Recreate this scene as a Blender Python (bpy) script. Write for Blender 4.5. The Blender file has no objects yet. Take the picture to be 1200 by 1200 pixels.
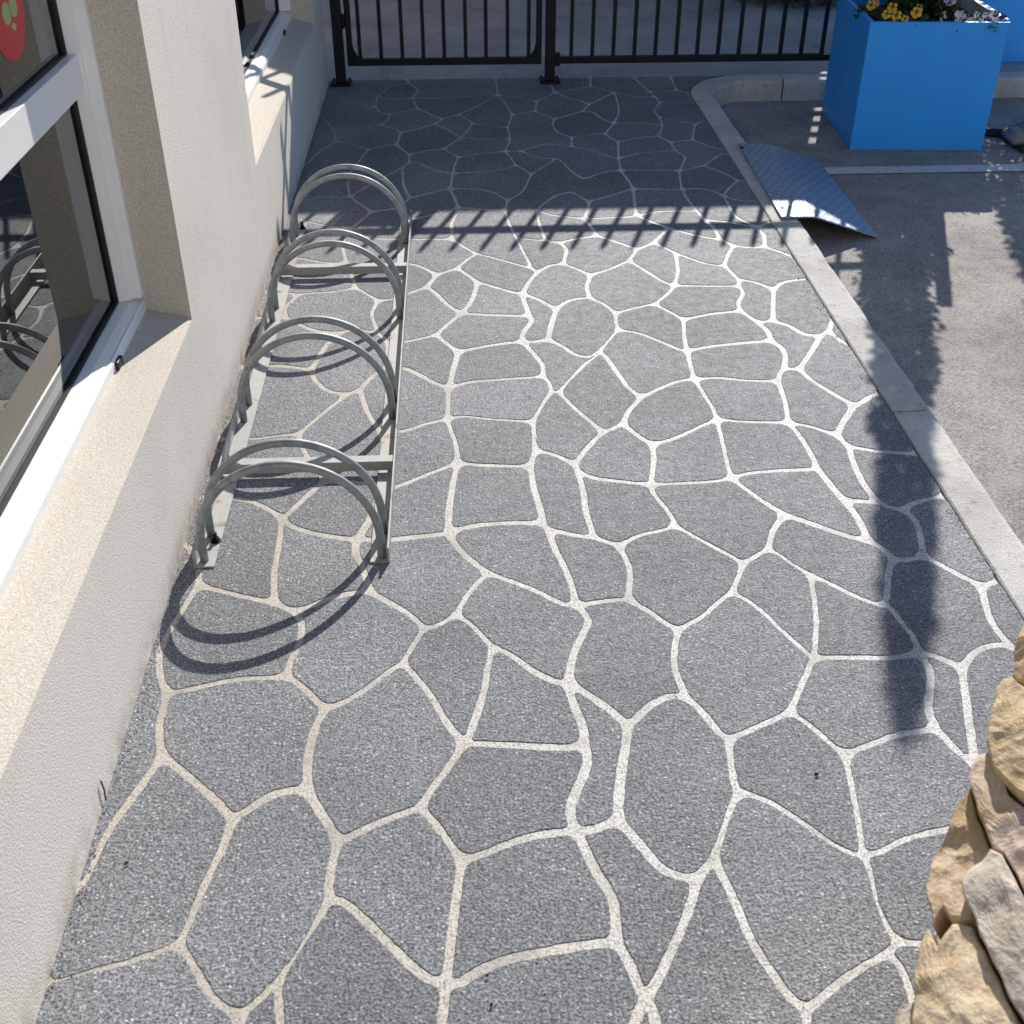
import bpy, bmesh, math, random
from mathutils import Vector, Matrix, noise as mnoise
from mathutils.geometry import tessellate_polygon
random.seed(7)
R = math.radians
scene = bpy.context.scene
col = scene.collection

# ------------------------------------------------------------------ camera
F_PX = 1360.0                       # focal length for a 1200 px wide picture
PITCH = math.atan(941 / F_PX)
YAW = math.atan(77 / math.hypot(F_PX, 941))
EYE = 1.65
cam_d = bpy.data.cameras.new('camera')
cam_d.sensor_width = 36.0
cam_d.lens = 36.0 * F_PX / 1200
cam_d.clip_start = 0.05
cam_d.clip_end = 2000
cam_d.dof.use_dof = True
cam_d.dof.focus_distance = 3.0
cam_d.dof.aperture_fstop = 9.0
cam = bpy.data.objects.new('camera', cam_d)
cam.location = (0, 0, EYE)
cam.rotation_euler = (math.pi / 2 - PITCH, 0, -YAW)
col.objects.link(cam)
scene.camera = cam

# ------------------------------------------------------------------ sky, sun, exposure
SUN_AZ = R(17.9)                    # clockwise from the +Y direction of the footpath
SUN_EL = R(34.0)
world = bpy.data.worlds.new('World')
scene.world = world
world.use_nodes = True
wn = world.node_tree
sky = wn.nodes.new('ShaderNodeTexSky')
sky.sky_type = 'NISHITA'
sky.sun_disc = False
sky.sun_elevation = SUN_EL
sky.sun_rotation = SUN_AZ
sky.air_density = 1.0
sky.dust_density = 0.25
sky.ozone_density = 6.0
wn.links.new(sky.outputs[0], wn.nodes['Background'].inputs[0])
wn.nodes['Background'].inputs[1].default_value = 0.105
sun_d = bpy.data.lights.new('sun', 'SUN')
sun_d.energy = 5.0
sun_d.angle = R(0.38)
sun_d.color = (1.0, 0.96, 0.905)
sun = bpy.data.objects.new('sun', sun_d)
sv = Vector((math.sin(SUN_AZ) * math.cos(SUN_EL), math.cos(SUN_AZ) * math.cos(SUN_EL), math.sin(SUN_EL)))
sun.rotation_euler = sv.to_track_quat('Z', 'Y').to_euler()
sun.location = (3, 8, 8)
col.objects.link(sun)
scene.view_settings.view_transform = 'Standard'
scene.view_settings.look = 'None'
scene.view_settings.gamma = 1
scene.view_settings.exposure = 0.25
scene.view_settings.use_curve_mapping = False

# ------------------------------------------------------------------ pixel of the photograph -> point in the place
_cp, _sp = math.cos(PITCH), math.sin(PITCH)
_f = Vector((math.sin(YAW) * _cp, math.cos(YAW) * _cp, -_sp))
_r = Vector((math.cos(YAW), -math.sin(YAW), 0))
_u = _r.cross(_f)
EYEV = Vector((0, 0, EYE))
def ray(x, y): return _f + _r * ((x - 600) / F_PX) - _u * ((y - 600) / F_PX)
def on_z(x, y, z=0.0):
    d = ray(x, y); return EYEV + d * ((z - EYE) / d.z)
def on_x(x, y, X):
    d = ray(x, y); return EYEV + d * (X / d.x)
def on_y(x, y, Y):
    d = ray(x, y); return EYEV + d * (Y / d.y)

# ------------------------------------------------------------------ object helpers
def tag(o, label=None, cat=None, group=None, kind=None):
    if label: o['label'] = label
    if cat: o['category'] = cat
    if group: o['group'] = group
    if kind: o['kind'] = kind
    return o
def empty(name, loc=(0, 0, 0), rz=0.0):
    o = bpy.data.objects.new(name, None); o.location = loc; o.rotation_euler = (0, 0, rz)
    o.empty_display_size = 0.1
    col.objects.link(o); return o
def link_mesh(name, me, mats, parent=None, loc=None):
    for m in (mats if isinstance(mats, (list, tuple)) else [mats]):
        if m.name not in [x.name for x in me.materials if x]: me.materials.append(m)
    o = bpy.data.objects.new(name, me)
    if loc is not None: o.location = loc
    if parent is not None: o.parent = parent
    col.objects.link(o); return o
def obj(name, bm, mats, parent=None, loc=None, smooth=False):
    me = bpy.data.meshes.new(name)
    bmesh.ops.recalc_face_normals(bm, faces=bm.faces)
    bm.to_mesh(me); bm.free()
    if smooth:
        for p in me.polygons: p.use_smooth = True
    return link_mesh(name, me, mats, parent, loc)
def pydata(name, vs, fs, mats, parent=None, loc=None, mi=None, smooth=False):
    me = bpy.data.meshes.new(name)
    me.from_pydata(vs, [], fs)
    for m in (mats if isinstance(mats, (list, tuple)) else [mats]): me.materials.append(m)
    if mi: me.polygons.foreach_set('material_index', mi)
    if smooth:
        for p in me.polygons: p.use_smooth = True
    me.update()
    o = bpy.data.objects.new(name, me)
    if loc is not None: o.location = loc
    if parent is not None: o.parent = parent
    col.objects.link(o); return o
def add_box(bm, x0, x1, y0, y1, z0, z1, bev=0.0):
    vs = [bm.verts.new((x, y, z)) for x in (x0, x1) for y in (y0, y1) for z in (z0, z1)]
    q = [(0, 1, 3, 2), (4, 6, 7, 5), (0, 4, 5, 1), (2, 3, 7, 6), (0, 2, 6, 4), (1, 5, 7, 3)]
    fs = [bm.faces.new([vs[i] for i in f]) for f in q]
    if bev > 0:
        es = list({e for f in fs for e in f.edges})
        bmesh.ops.bevel(bm, geom=es, offset=bev, segments=2, affect='EDGES', profile=0.5)
def add_prism(bm, prof, axis, a, b):
    """prof: 2-D polygon; axis 'y' -> (x,z) profile, 'z' -> (x,y) profile, 'x' -> (y,z) profile"""
    def P(p, t):
        return {'y': (p[0], t, p[1]), 'z': (p[0], p[1], t), 'x': (t, p[0], p[1])}[axis]
    A = [bm.verts.new(P(p, a)) for p in prof]; B = [bm.verts.new(P(p, b)) for p in prof]
    n = len(prof)
    bm.faces.new(A); bm.faces.new(B[::-1])
    for i in range(n): bm.faces.new((A[i], A[(i + 1) % n], B[(i + 1) % n], B[i]))
def add_tube(bm, pts, r, n=12, cap=True, closed=False):
    pts = [Vector(p) for p in pts]; rings = []
    up = None
    for i, p in enumerate(pts):
        t = (pts[min(i + 1, len(pts) - 1)] - pts[max(i - 1, 0)]).normalized()
        if up is None:
            up = Vector((0, 1, 0)) if abs(t.y) < 0.9 else Vector((1, 0, 0))
        a = (up - t * up.dot(t)).normalized(); b = t.cross(a); up = a
        rr = r[i] if isinstance(r, (list, tuple)) else r
        rings.append([bm.verts.new(p + (a * math.cos(2 * math.pi * k / n) + b * math.sin(2 * math.pi * k / n)) * rr) for k in range(n)])
    for A, B in zip(rings, rings[1:]):
        for k in range(n): bm.faces.new((A[k], A[(k + 1) % n], B[(k + 1) % n], B[k]))
    if cap: bm.faces.new(rings[0][::-1]); bm.faces.new(rings[-1])

# ------------------------------------------------------------------ material helpers
class NB:
    def __init__(s, name):
        s.m = bpy.data.materials.new(name); s.m.use_nodes = True
        s.t = s.m.node_tree; s.b = s.t.nodes['Principled BSDF']
        g = s.t.nodes.new('ShaderNodeNewGeometry'); s.pos = g.outputs['Position']
    def n(s, typ, **kw):
        x = s.t.nodes.new(typ)
        for k, v in kw.items(): setattr(x, k, v)
        return x
    def l(s, a, b): s.t.links.new(a, b)
    def noise(s, scale, detail=2.0, rough=0.5, vec=None, out='Fac'):
        x = s.n('ShaderNodeTexNoise'); x.inputs['Scale'].default_value = scale
        x.inputs['Detail'].default_value = detail; x.inputs['Roughness'].default_value = rough
        s.l(vec or s.pos, x.inputs['Vector']); return x.outputs[out]
    def voro(s, scale, feature='F1', out='Distance', vec=None):
        x = s.n('ShaderNodeTexVoronoi', feature=feature); x.inputs['Scale'].default_value = scale
        s.l(vec or s.pos, x.inputs['Vector']); return x.outputs[out]
    def ramp(s, fac, stops):
        x = s.n('ShaderNodeValToRGB'); e = x.color_ramp.elements
        while len(e) < len(stops): e.new(0.5)
        for el, (p, c) in zip(e, stops):
            el.position = p; el.color = (c, c, c, 1) if isinstance(c, (int, float)) else (*c, 1)
        s.l(fac, x.inputs[0]); return x.outputs[0]
    def mix(s, fac, a, b, mode='MIX'):
        x = s.n('ShaderNodeMix', data_type='RGBA', blend_type=mode)
        for v, i in ((fac, 0), (a, 6), (b, 7)):
            if isinstance(v, (int, float)): x.inputs[i].default_value = v
            elif isinstance(v, tuple): x.inputs[i].default_value = (*v, 1)
            else: s.l(v, x.inputs[i])
        return x.outputs[2]
    def math(s, op, a, b=0.0):
        x = s.n('ShaderNodeMath', operation=op)
        for v, i in ((a, 0), (b, 1)):
            if isinstance(v, (int, float)): x.inputs[i].default_value = v
            else: s.l(v, x.inputs[i])
        return x.outputs[0]
    def bump(s, h, strength=0.5, dist=0.002, normal=None):
        x = s.n('ShaderNodeBump'); x.inputs['Strength'].default_value = strength; x.inputs['Distance'].default_value = dist
        s.l(h, x.inputs['Height'])
        if normal: s.l(normal, x.inputs['Normal'])
        s.l(x.outputs[0], s.b.inputs['Normal']); return x.outputs[0]
    def set(s, color=None, rough=None, metal=None, spec=None):
        for v, k in ((color, 'Base Color'), (rough, 'Roughness'), (metal, 'Metallic'), (spec, 'Specular IOR Level')):
            if v is None: continue
            if isinstance(v, tuple): s.b.inputs[k].default_value = (*v, 1)
            elif isinstance(v, (int, float)): s.b.inputs[k].default_value = v
            else: s.l(v, s.b.inputs[k])
        return s

M = {}
def plain(name, c, rough=0.5, metal=0.0, var=0.12, scale=12.0, bump=0.0, bscale=150.0, spec=0.5):
    k = NB(name); f = k.noise(scale, 4, 0.6)
    k.set(k.mix(f, tuple(x * (1 - var) for x in c), tuple(min(1, x * (1 + var)) for x in c)), rough, metal, spec)
    if bump: k.bump(k.noise(bscale, 3), bump, 0.002)
    M[name] = k.m; return k

# coated paving stone: grey granular coat with pale flecks
k = NB('paving_coat')
oi = k.n('ShaderNodeObjectInfo')
g1 = k.noise(190, 2.5, 0.7); g2 = k.noise(80, 2, 0.5); big = k.noise(2.2, 3, 0.55); fl = k.voro(120, 'F1', 'Color')
base = k.mix(k.ramp(g1, [(0.38, 0.0), (0.62, 1.0)]), (0.080, 0.082, 0.087), (0.292, 0.296, 0.306))
base = k.mix(1.0, base, k.ramp(k.noise(66, 3, 0.75), [(0.34, 0.72), (0.66, 1.28)]), 'MULTIPLY')
sep = k.n('ShaderNodeSeparateColor'); k.l(fl, sep.inputs[0])
near = k.ramp(k.voro(120, 'F1', 'Distance'), [(0.15, 1.0), (0.42, 0.0)])
flk = k.math('MULTIPLY', k.ramp(sep.outputs[0], [(0.70, 0.0), (0.86, 1.0)]), near)
base = k.mix(k.math('MULTIPLY', flk, 0.7), base, (0.62, 0.62, 0.63))
drk = k.math('MULTIPLY', k.ramp(sep.outputs[1], [(0.80, 0.0), (0.86, 1.0)]), near)
base = k.mix(k.math('MULTIPLY', drk, 0.55), base, (0.05, 0.05, 0.055))
base = k.mix(1.0, base, k.ramp(big, [(0.3, 0.80), (0.7, 1.14)]), 'MULTIPLY')
base = k.mix(1.0, base, k.ramp(oi.outputs['Random'], [(0.0, 0.88), (1.0, 1.10)]), 'MULTIPLY')
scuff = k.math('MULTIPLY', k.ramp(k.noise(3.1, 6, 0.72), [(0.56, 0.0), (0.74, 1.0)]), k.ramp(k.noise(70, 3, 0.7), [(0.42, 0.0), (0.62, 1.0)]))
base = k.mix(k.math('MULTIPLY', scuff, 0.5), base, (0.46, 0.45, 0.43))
grime = k.ramp(k.noise(1.7, 6, 0.68), [(0.58, 0.0), (0.76, 0.42)])
base = k.mix(grime, base, (0.10, 0.096, 0.09))
gum = k.ramp(k.voro(3.3, 'F1', 'Distance'), [(0.030, 0.55), (0.045, 0.0)])
base = k.mix(gum, base, (0.07, 0.07, 0.07))
k.set(base, k.ramp(k.noise(30, 2), [(0.3, 0.56), (0.7, 0.72)]), 0.0, 0.40)
k.bump(k.math('ADD', k.math('MULTIPLY', g1, 0.9), k.math('ADD', k.math('MULTIPLY', g2, 0.5), k.math('MULTIPLY', flk, 0.25))), 0.9, 0.0042)
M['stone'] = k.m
# pale joints
k = NB('joint_concrete')
big = k.noise(1.3, 4, 0.6); g = k.noise(240, 2, 0.65); pit = k.noise(150, 1)
sx = k.n('ShaderNodeSeparateXYZ'); k.l(k.pos, sx.inputs[0])
wallside = k.ramp(k.math('ADD', k.math('MULTIPLY', sx.outputs[0], 0.45), k.math('MULTIPLY', k.noise(1.9, 5, 0.65), 0.9)), [(0.22, 0.0), (0.62, 1.0)])
base = k.mix(wallside, (0.52, 0.465, 0.39), (0.66, 0.645, 0.61))
base = k.mix(k.ramp(g, [(0.38, 0.9), (0.54, 0.0)]), base, (0.28, 0.255, 0.22))
base = k.mix(k.ramp(pit, [(0.68, 0.0), (0.74, 0.8)]), base, (0.10, 0.09, 0.08))
base = k.mix(k.math('MULTIPLY', k.ramp(k.noise(7, 4, 0.65), [(0.50, 0.0), (0.66, 1.0)]), 0.55), base, (0.27, 0.25, 0.225))
k.set(base, 0.62, 0.0, 0.42); k.bump(g, 0.6, 0.002)
M['joint'] = k.m
# stucco render of the building: pale face, tan reveals and sills
def stucco(name, lo, hi):
    k = NB(name)
    g = k.noise(250, 2.5, 0.7); g2 = k.voro(240); stn = k.noise(1.1, 5, 0.6)
    base = k.mix(k.ramp(g, [(0.3, 0.0), (0.7, 1.0)]), lo, hi)
    base = k.mix(k.ramp(stn, [(0.50, 0.0), (0.75, 0.28)]), base, (0.40, 0.36, 0.30))
    dirt = k.ramp(k.noise(55, 3, 0.7), [(0.68, 0.0), (0.76, 0.35)])
    base = k.mix(dirt, base, (0.26, 0.22, 0.17))
    sx = k.n('ShaderNodeSeparateXYZ'); k.l(k.pos, sx.inputs[0])
    splash = k.math('MULTIPLY', k.ramp(sx.outputs[2], [(0.0, 1.0), (0.075, 0.0)]), k.ramp(k.noise(14, 5, 0.7), [(0.38, 0.0), (0.62, 0.65)]))
    base = k.mix(splash, base, (0.27, 0.22, 0.165))
    mp = k.n('ShaderNodeMapping'); mp.inputs['Scale'].default_value = (9, 9, 0.7); k.l(k.pos, mp.inputs['Vector'])
    base = k.mix(k.ramp(k.noise(1.0, 5, 0.65, mp.outputs[0]), [(0.56, 0.0), (0.76, 0.18)]), base, (0.42, 0.38, 0.32))
    k.set(base, 0.85, 0.0, 0.25)
    k.bump(k.math('ADD', g, k.math('MULTIPLY', g2, 0.3)), 0.7, 0.0024)
    M[name] = k.m
stucco('stucco', (0.60, 0.54, 0.47), (0.93, 0.86, 0.765))
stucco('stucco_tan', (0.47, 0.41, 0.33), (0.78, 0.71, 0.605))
# asphalt
def asphalt(name, lo, hi, warm):
    k = NB(name)
    g = k.noise(150, 3, 0.65); big = k.noise(1.6, 5, 0.62); mid = k.noise(9, 4, 0.6)
    base = k.mix(k.ramp(g, [(0.36, 0.0), (0.64, 1.0)]), lo, hi)
    base = k.mix(1.0, base, k.ramp(big, [(0.3, 0.62), (0.72, 1.22)]), 'MULTIPLY')
    base = k.mix(k.ramp(mid, [(0.45, 0.0), (0.75, 0.6)]), base, warm)
    st = k.voro(210, 'F1', 'Color'); sp = k.n('ShaderNodeSeparateColor'); k.l(st, sp.inputs[0])
    base = k.mix(k.ramp(sp.outputs[0], [(0.90, 0.0), (0.95, 0.4)]), base, (0.42, 0.40, 0.37))
    k.set(base, 0.82, 0.0, 0.3); k.bump(g, 0.8, 0.005)
    oil = k.ramp(k.noise(2.6, 4, 0.6), [(0.66, 0.0), (0.74, 0.45)])
    k.set(k.mix(oil, base, (0.07, 0.068, 0.066)))
    M[name] = k.m
asphalt('road_asphalt', (0.18, 0.167, 0.152), (0.47, 0.432, 0.39), (0.45, 0.395, 0.335))
asphalt('lane_asphalt', (0.15, 0.147, 0.143), (0.74, 0.71, 0.68), (0.46, 0.42, 0.37))
# kerb concrete
k = NB('kerb_concrete')
g = k.noise(230, 3, 0.6); big = k.noise(3.2, 5, 0.65); fine = k.noise(26, 4, 0.7)
base = k.mix(k.ramp(g, [(0.3, 0.0), (0.7, 1.0)]), (0.54, 0.515, 0.47), (0.74, 0.715, 0.665))
base = k.mix(k.ramp(big, [(0.42, 0.0), (0.70, 0.7)]), base, (0.36, 0.335, 0.29))
base = k.mix(k.ramp(fine, [(0.56, 0.0), (0.70, 0.65)]), base, (0.22, 0.20, 0.17))
k.set(base, 0.8, 0.0, 0.3); k.bump(k.math('ADD', g, k.math('MULTIPLY', fine, 0.8)), 0.9, 0.005)
M['kerb'] = k.m
# galvanised steel with rust blooms
k = NB('galvanised_steel')
sp = k.voro(45, 'F1', 'Color'); sc = k.n('ShaderNodeSeparateColor'); k.l(sp, sc.inputs[0])
base = k.mix(sc.outputs[0], (0.25, 0.268, 0.262), (0.36, 0.378, 0.37))
base = k.mix(k.ramp(k.noise(35, 4, 0.7), [(0.52, 0.0), (0.72, 0.5)]), base, (0.27, 0.28, 0.27))
rust = k.ramp(k.noise(6.5, 5, 0.74), [(0.625, 0.0), (0.70, 0.9)])
base = k.mix(rust, base, (0.20, 0.095, 0.045))
k.set(base, k.ramp(k.noise(18, 3), [(0.3, 0.46), (0.7, 0.66)]), k.math('SUBTRACT', 0.42, k.math('MULTIPLY', rust, 0.4)), 0.5)
k.bump(k.noise(240, 2), 0.15, 0.001)
M['galv'] = k.m
# painted (pale, weathered) steel of the rack's base rails
k = NB('weathered_rail')
base = k.mix(k.noise(30, 4, 0.65), (0.31, 0.305, 0.285), (0.47, 0.46, 0.43))
rust = k.ramp(k.noise(9, 5, 0.72), [(0.56, 0.0), (0.68, 0.85)])
base = k.mix(rust, base, (0.19, 0.11, 0.06)); k.set(base, 0.6, 0.15, 0.4); k.bump(k.noise(120, 3), 0.25, 0.001)
M['rail'] = k.m
# checker plate of the kerb ramp: raised lozenges in two directions
k = NB('checker_plate')
def lozenge(rot):
    mp = k.n('ShaderNodeMapping'); mp.inputs['Rotation'].default_value = (0, 0, rot); mp.inputs['Scale'].default_value = (34, 21, 1)
    k.l(k.pos, mp.inputs['Vector'])
    v = k.n('ShaderNodeTexVoronoi', feature='F1', voronoi_dimensions='2D'); v.inputs['Scale'].default_value = 1.0; v.inputs['Randomness'].default_value = 0.0
    k.l(mp.outputs[0], v.inputs['Vector']); return k.ramp(v.outputs['Distance'], [(0.14, 1.0), (0.27, 0.0)])
lz = k.math('MAXIMUM', lozenge(R(40)), lozenge(R(-50)))
base = k.mix(lz, (0.33, 0.39, 0.46), (0.50, 0.57, 0.65))
base = k.mix(k.ramp(k.noise(14, 5, 0.7), [(0.52, 0.0), (0.74, 0.45)]), base, (0.26, 0.27, 0.27))
k.set(base, k.ramp(k.noise(22, 3), [(0.3, 0.46), (0.7, 0.62)]), 0.75, 0.4); k.bump(lz, 0.6, 0.002)
M['checker'] = k.m
plain('black_steel', (0.005, 0.006, 0.010), 0.5, 0.0, 0.3, 20, 0.1, 150.0, 0.3)
plain('white_frame', (0.86, 0.83, 0.79), 0.34, 0.0, 0.06, 8)
plain('gasket', (0.012, 0.011, 0.011), 0.55)
plain('room_dark', (0.36, 0.40, 0.40), 0.8)
k = NB('planter_blue'); M['planter_blue'] = k.m
tc = k.n('ShaderNodeTexCoord'); sz = k.n('ShaderNodeSeparateXYZ'); k.l(tc.outputs['Object'], sz.inputs[0])
base = k.mix(k.noise(4, 4, 0.6), (0.007, 0.31, 0.90), (0.010, 0.38, 0.99))
spl = k.math('MULTIPLY', k.ramp(sz.outputs[2], [(0.0, 1.0), (0.10, 0.0)]), k.ramp(k.noise(22, 5, 0.7), [(0.45, 0.0), (0.75, 0.30)]))
base = k.mix(spl, base, (0.16, 0.15, 0.13))
base = k.mix(k.ramp(k.noise(60, 5, 0.75), [(0.67, 0.0), (0.74, 0.35)]), base, (0.10, 0.30, 0.55))
k.set(base, k.ramp(k.noise(9, 3), [(0.3, 0.38), (0.7, 0.55)]), 0.0, 0.5); k.bump(k.noise(70, 2), 0.08, 0.002)
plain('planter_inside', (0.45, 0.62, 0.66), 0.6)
plain('soil', (0.035, 0.024, 0.017), 0.95, 0, 0.4, 60, 0.8, 90)
plain('leaf_dark', (0.030, 0.062, 0.018), 0.55, 0, 0.45, 30)
plain('leaf_fresh', (0.10, 0.19, 0.035), 0.5, 0, 0.35, 30)
plain('petal_yellow', (0.72, 0.43, 0.015), 0.6, 0, 0.15, 40)
plain('petal_white', (0.78, 0.77, 0.76), 0.6, 0, 0.06, 40)
plain('petal_purple', (0.055, 0.02, 0.12), 0.6, 0, 0.3, 40)
plain('petal_lilac', (0.50, 0.50, 0.66), 0.6, 0, 0.1, 40)
plain('bark', (0.07, 0.048, 0.032), 0.9, 0, 0.4, 40, 0.8, 60)
plain('dry_leaf', (0.045, 0.035, 0.025), 0.8, 0, 0.3, 60)
plain('rubber', (0.016, 0.016, 0.017), 0.75)
plain('base_grey', (0.22, 0.215, 0.21), 0.8, 0, 0.2, 25, 0.4)
plain('bounce_render', (0.68, 0.64, 0.59), 0.9, 0, 0.08, 3, 0.4)  # wall colour of the added building that bounces sunlight
plain('concrete_wall', (0.42, 0.40, 0.36), 0.9, 0, 0.15, 2.5, 0.5)
plain('brush_tan', (0.14, 0.095, 0.05), 0.8, 0, 0.4, 30)
plain('sticker_red', (0.62, 0.035, 0.045), 0.45, 0, 0.05)
plain('sticker_green', (0.36, 0.44, 0.13), 0.45, 0, 0.05)
plain('mortar', (0.20, 0.17, 0.13), 0.95, 0, 0.3, 30, 0.7)
# line paint, worn through in places
k = NB('line_paint')
w = k.ramp(k.noise(38, 5, 0.7), [(0.30, 1.0), (0.44, 0.0)])
base = k.mix(w, (0.62, 0.61, 0.58), (0.16, 0.15, 0.14)); k.set(base, 0.7, 0, 0.3); k.bump(k.noise(150, 3), 0.5, 0.003)
M['paint'] = k.m
# glass
k = NB('window_glass'); t = k.t
tr = t.nodes.new('ShaderNodeBsdfTransparent'); tr.inputs[0].default_value = (0.76, 0.90, 0.88, 1)
gl = t.nodes.new('ShaderNodeBsdfGlossy'); gl.inputs['Roughness'].default_value = 0.004; gl.inputs[0].default_value = (0.97, 1, 0.99, 1)
fr = t.nodes.new('ShaderNodeFresnel'); fr.inputs[0].default_value = 2.7
mx = t.nodes.new('ShaderNodeMixShader')
k.l(fr.outputs[0], mx.inputs[0]); k.l(tr.outputs[0], mx.inputs[1]); k.l(gl.outputs[0], mx.inputs[2])
k.l(mx.outputs[0], t.nodes['Material Output'].inputs[0]); t.nodes.remove(k.b)
M['glass'] = k.m
# sandstone, one tint per stone
def sandstone(name, a, b, c):
    k = NB(name)
    f1 = k.noise(9, 6, 0.65); f2 = k.noise(38, 5, 0.7); f3 = k.noise(190, 3, 0.6)
    base = k.mix(k.ramp(f1, [(0.35, 0.0), (0.65, 1.0)]), a, b)
    base = k.mix(k.ramp(f2, [(0.50, 0.0), (0.70, 0.75)]), base, c)
    base = k.mix(k.ramp(f3, [(0.3, 0.35), (0.5, 0.0)]), base, tuple(x * 0.45 for x in c))
    oc = k.ramp(k.noise(5.5, 5, 0.7), [(0.50, 0.0), (0.70, 0.5)])
    base = k.mix(oc, base, (0.52, 0.33, 0.12))
    gr = k.ramp(k.noise(13, 5, 0.75), [(0.56, 0.0), (0.74, 0.4)])
    base = k.mix(gr, base, (0.30, 0.235, 0.16))
    k.set(base, 0.9, 0, 0.2); k.bump(k.math('ADD', f2, k.math('MULTIPLY', f3, 0.5)), 0.5, 0.006)
    M[name] = k.m
sandstone('sand_yellow', (0.60, 0.46, 0.29), (0.74, 0.60, 0.42), (0.46, 0.32, 0.17))
sandstone('sand_pink', (0.62, 0.48, 0.385), (0.74, 0.61, 0.515), (0.50, 0.365, 0.265))
sandstone('sand_grey', (0.55, 0.48, 0.395), (0.70, 0.63, 0.54), (0.42, 0.345, 0.265))
sandstone('sand_brown', (0.50, 0.375, 0.24), (0.67, 0.53, 0.375), (0.36, 0.245, 0.14))

# ================================================================== THE SETTING
WALL_X = -0.68
PATH_X1 = 1.213
PATH_Y1 = 6.52
ROAD_Z = -0.11
def sheet(name, pts, z, mat, parent=None):
    o = pydata(name, [(x, y, z) for x, y in pts], [tuple(range(len(pts)))], mat, parent)
    return o
tag(sheet('ground', [(-400, -400), (400, -400), (400, 400), (-400, 400)], -0.34, M['lane_asphalt']), kind='structure')
tag(sheet('road', [(1.32, -14), (16, -14), (16, 6.50), (1.32, 6.50)], ROAD_Z, M['road_asphalt']), kind='structure')
# lane behind the fence, with a little relief at its lip
bm = bmesh.new()
add_prism(bm, [(6.545, -0.33), (6.545, -0.022), (6.56, -0.012), (40, -0.012), (40, -0.33)], 'x', -14, 16)
tag(obj('back_lane', bm, M['lane_asphalt']), kind='structure')

# ---- footpath: a pale slab with every coated stone standing a little proud of the joints
arc = [(1.61 + 0.398 * math.cos(a), 6.15 + 0.398 * math.sin(a)) for a in [R(180 - 90 * i / 8) for i in range(9)]]
slab = [(WALL_X, -3.0), (PATH_X1, -3.0)] + [p for p in arc if p[1] < PATH_Y1] + [(1.50, PATH_Y1 + 0.012), (WALL_X, PATH_Y1 + 0.012)]
bm = bmesh.new()
add_prism(bm, slab, 'z', -0.20, -0.0015)
footpath = tag(obj('footpath', bm, M['joint']), kind='structure')

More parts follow.
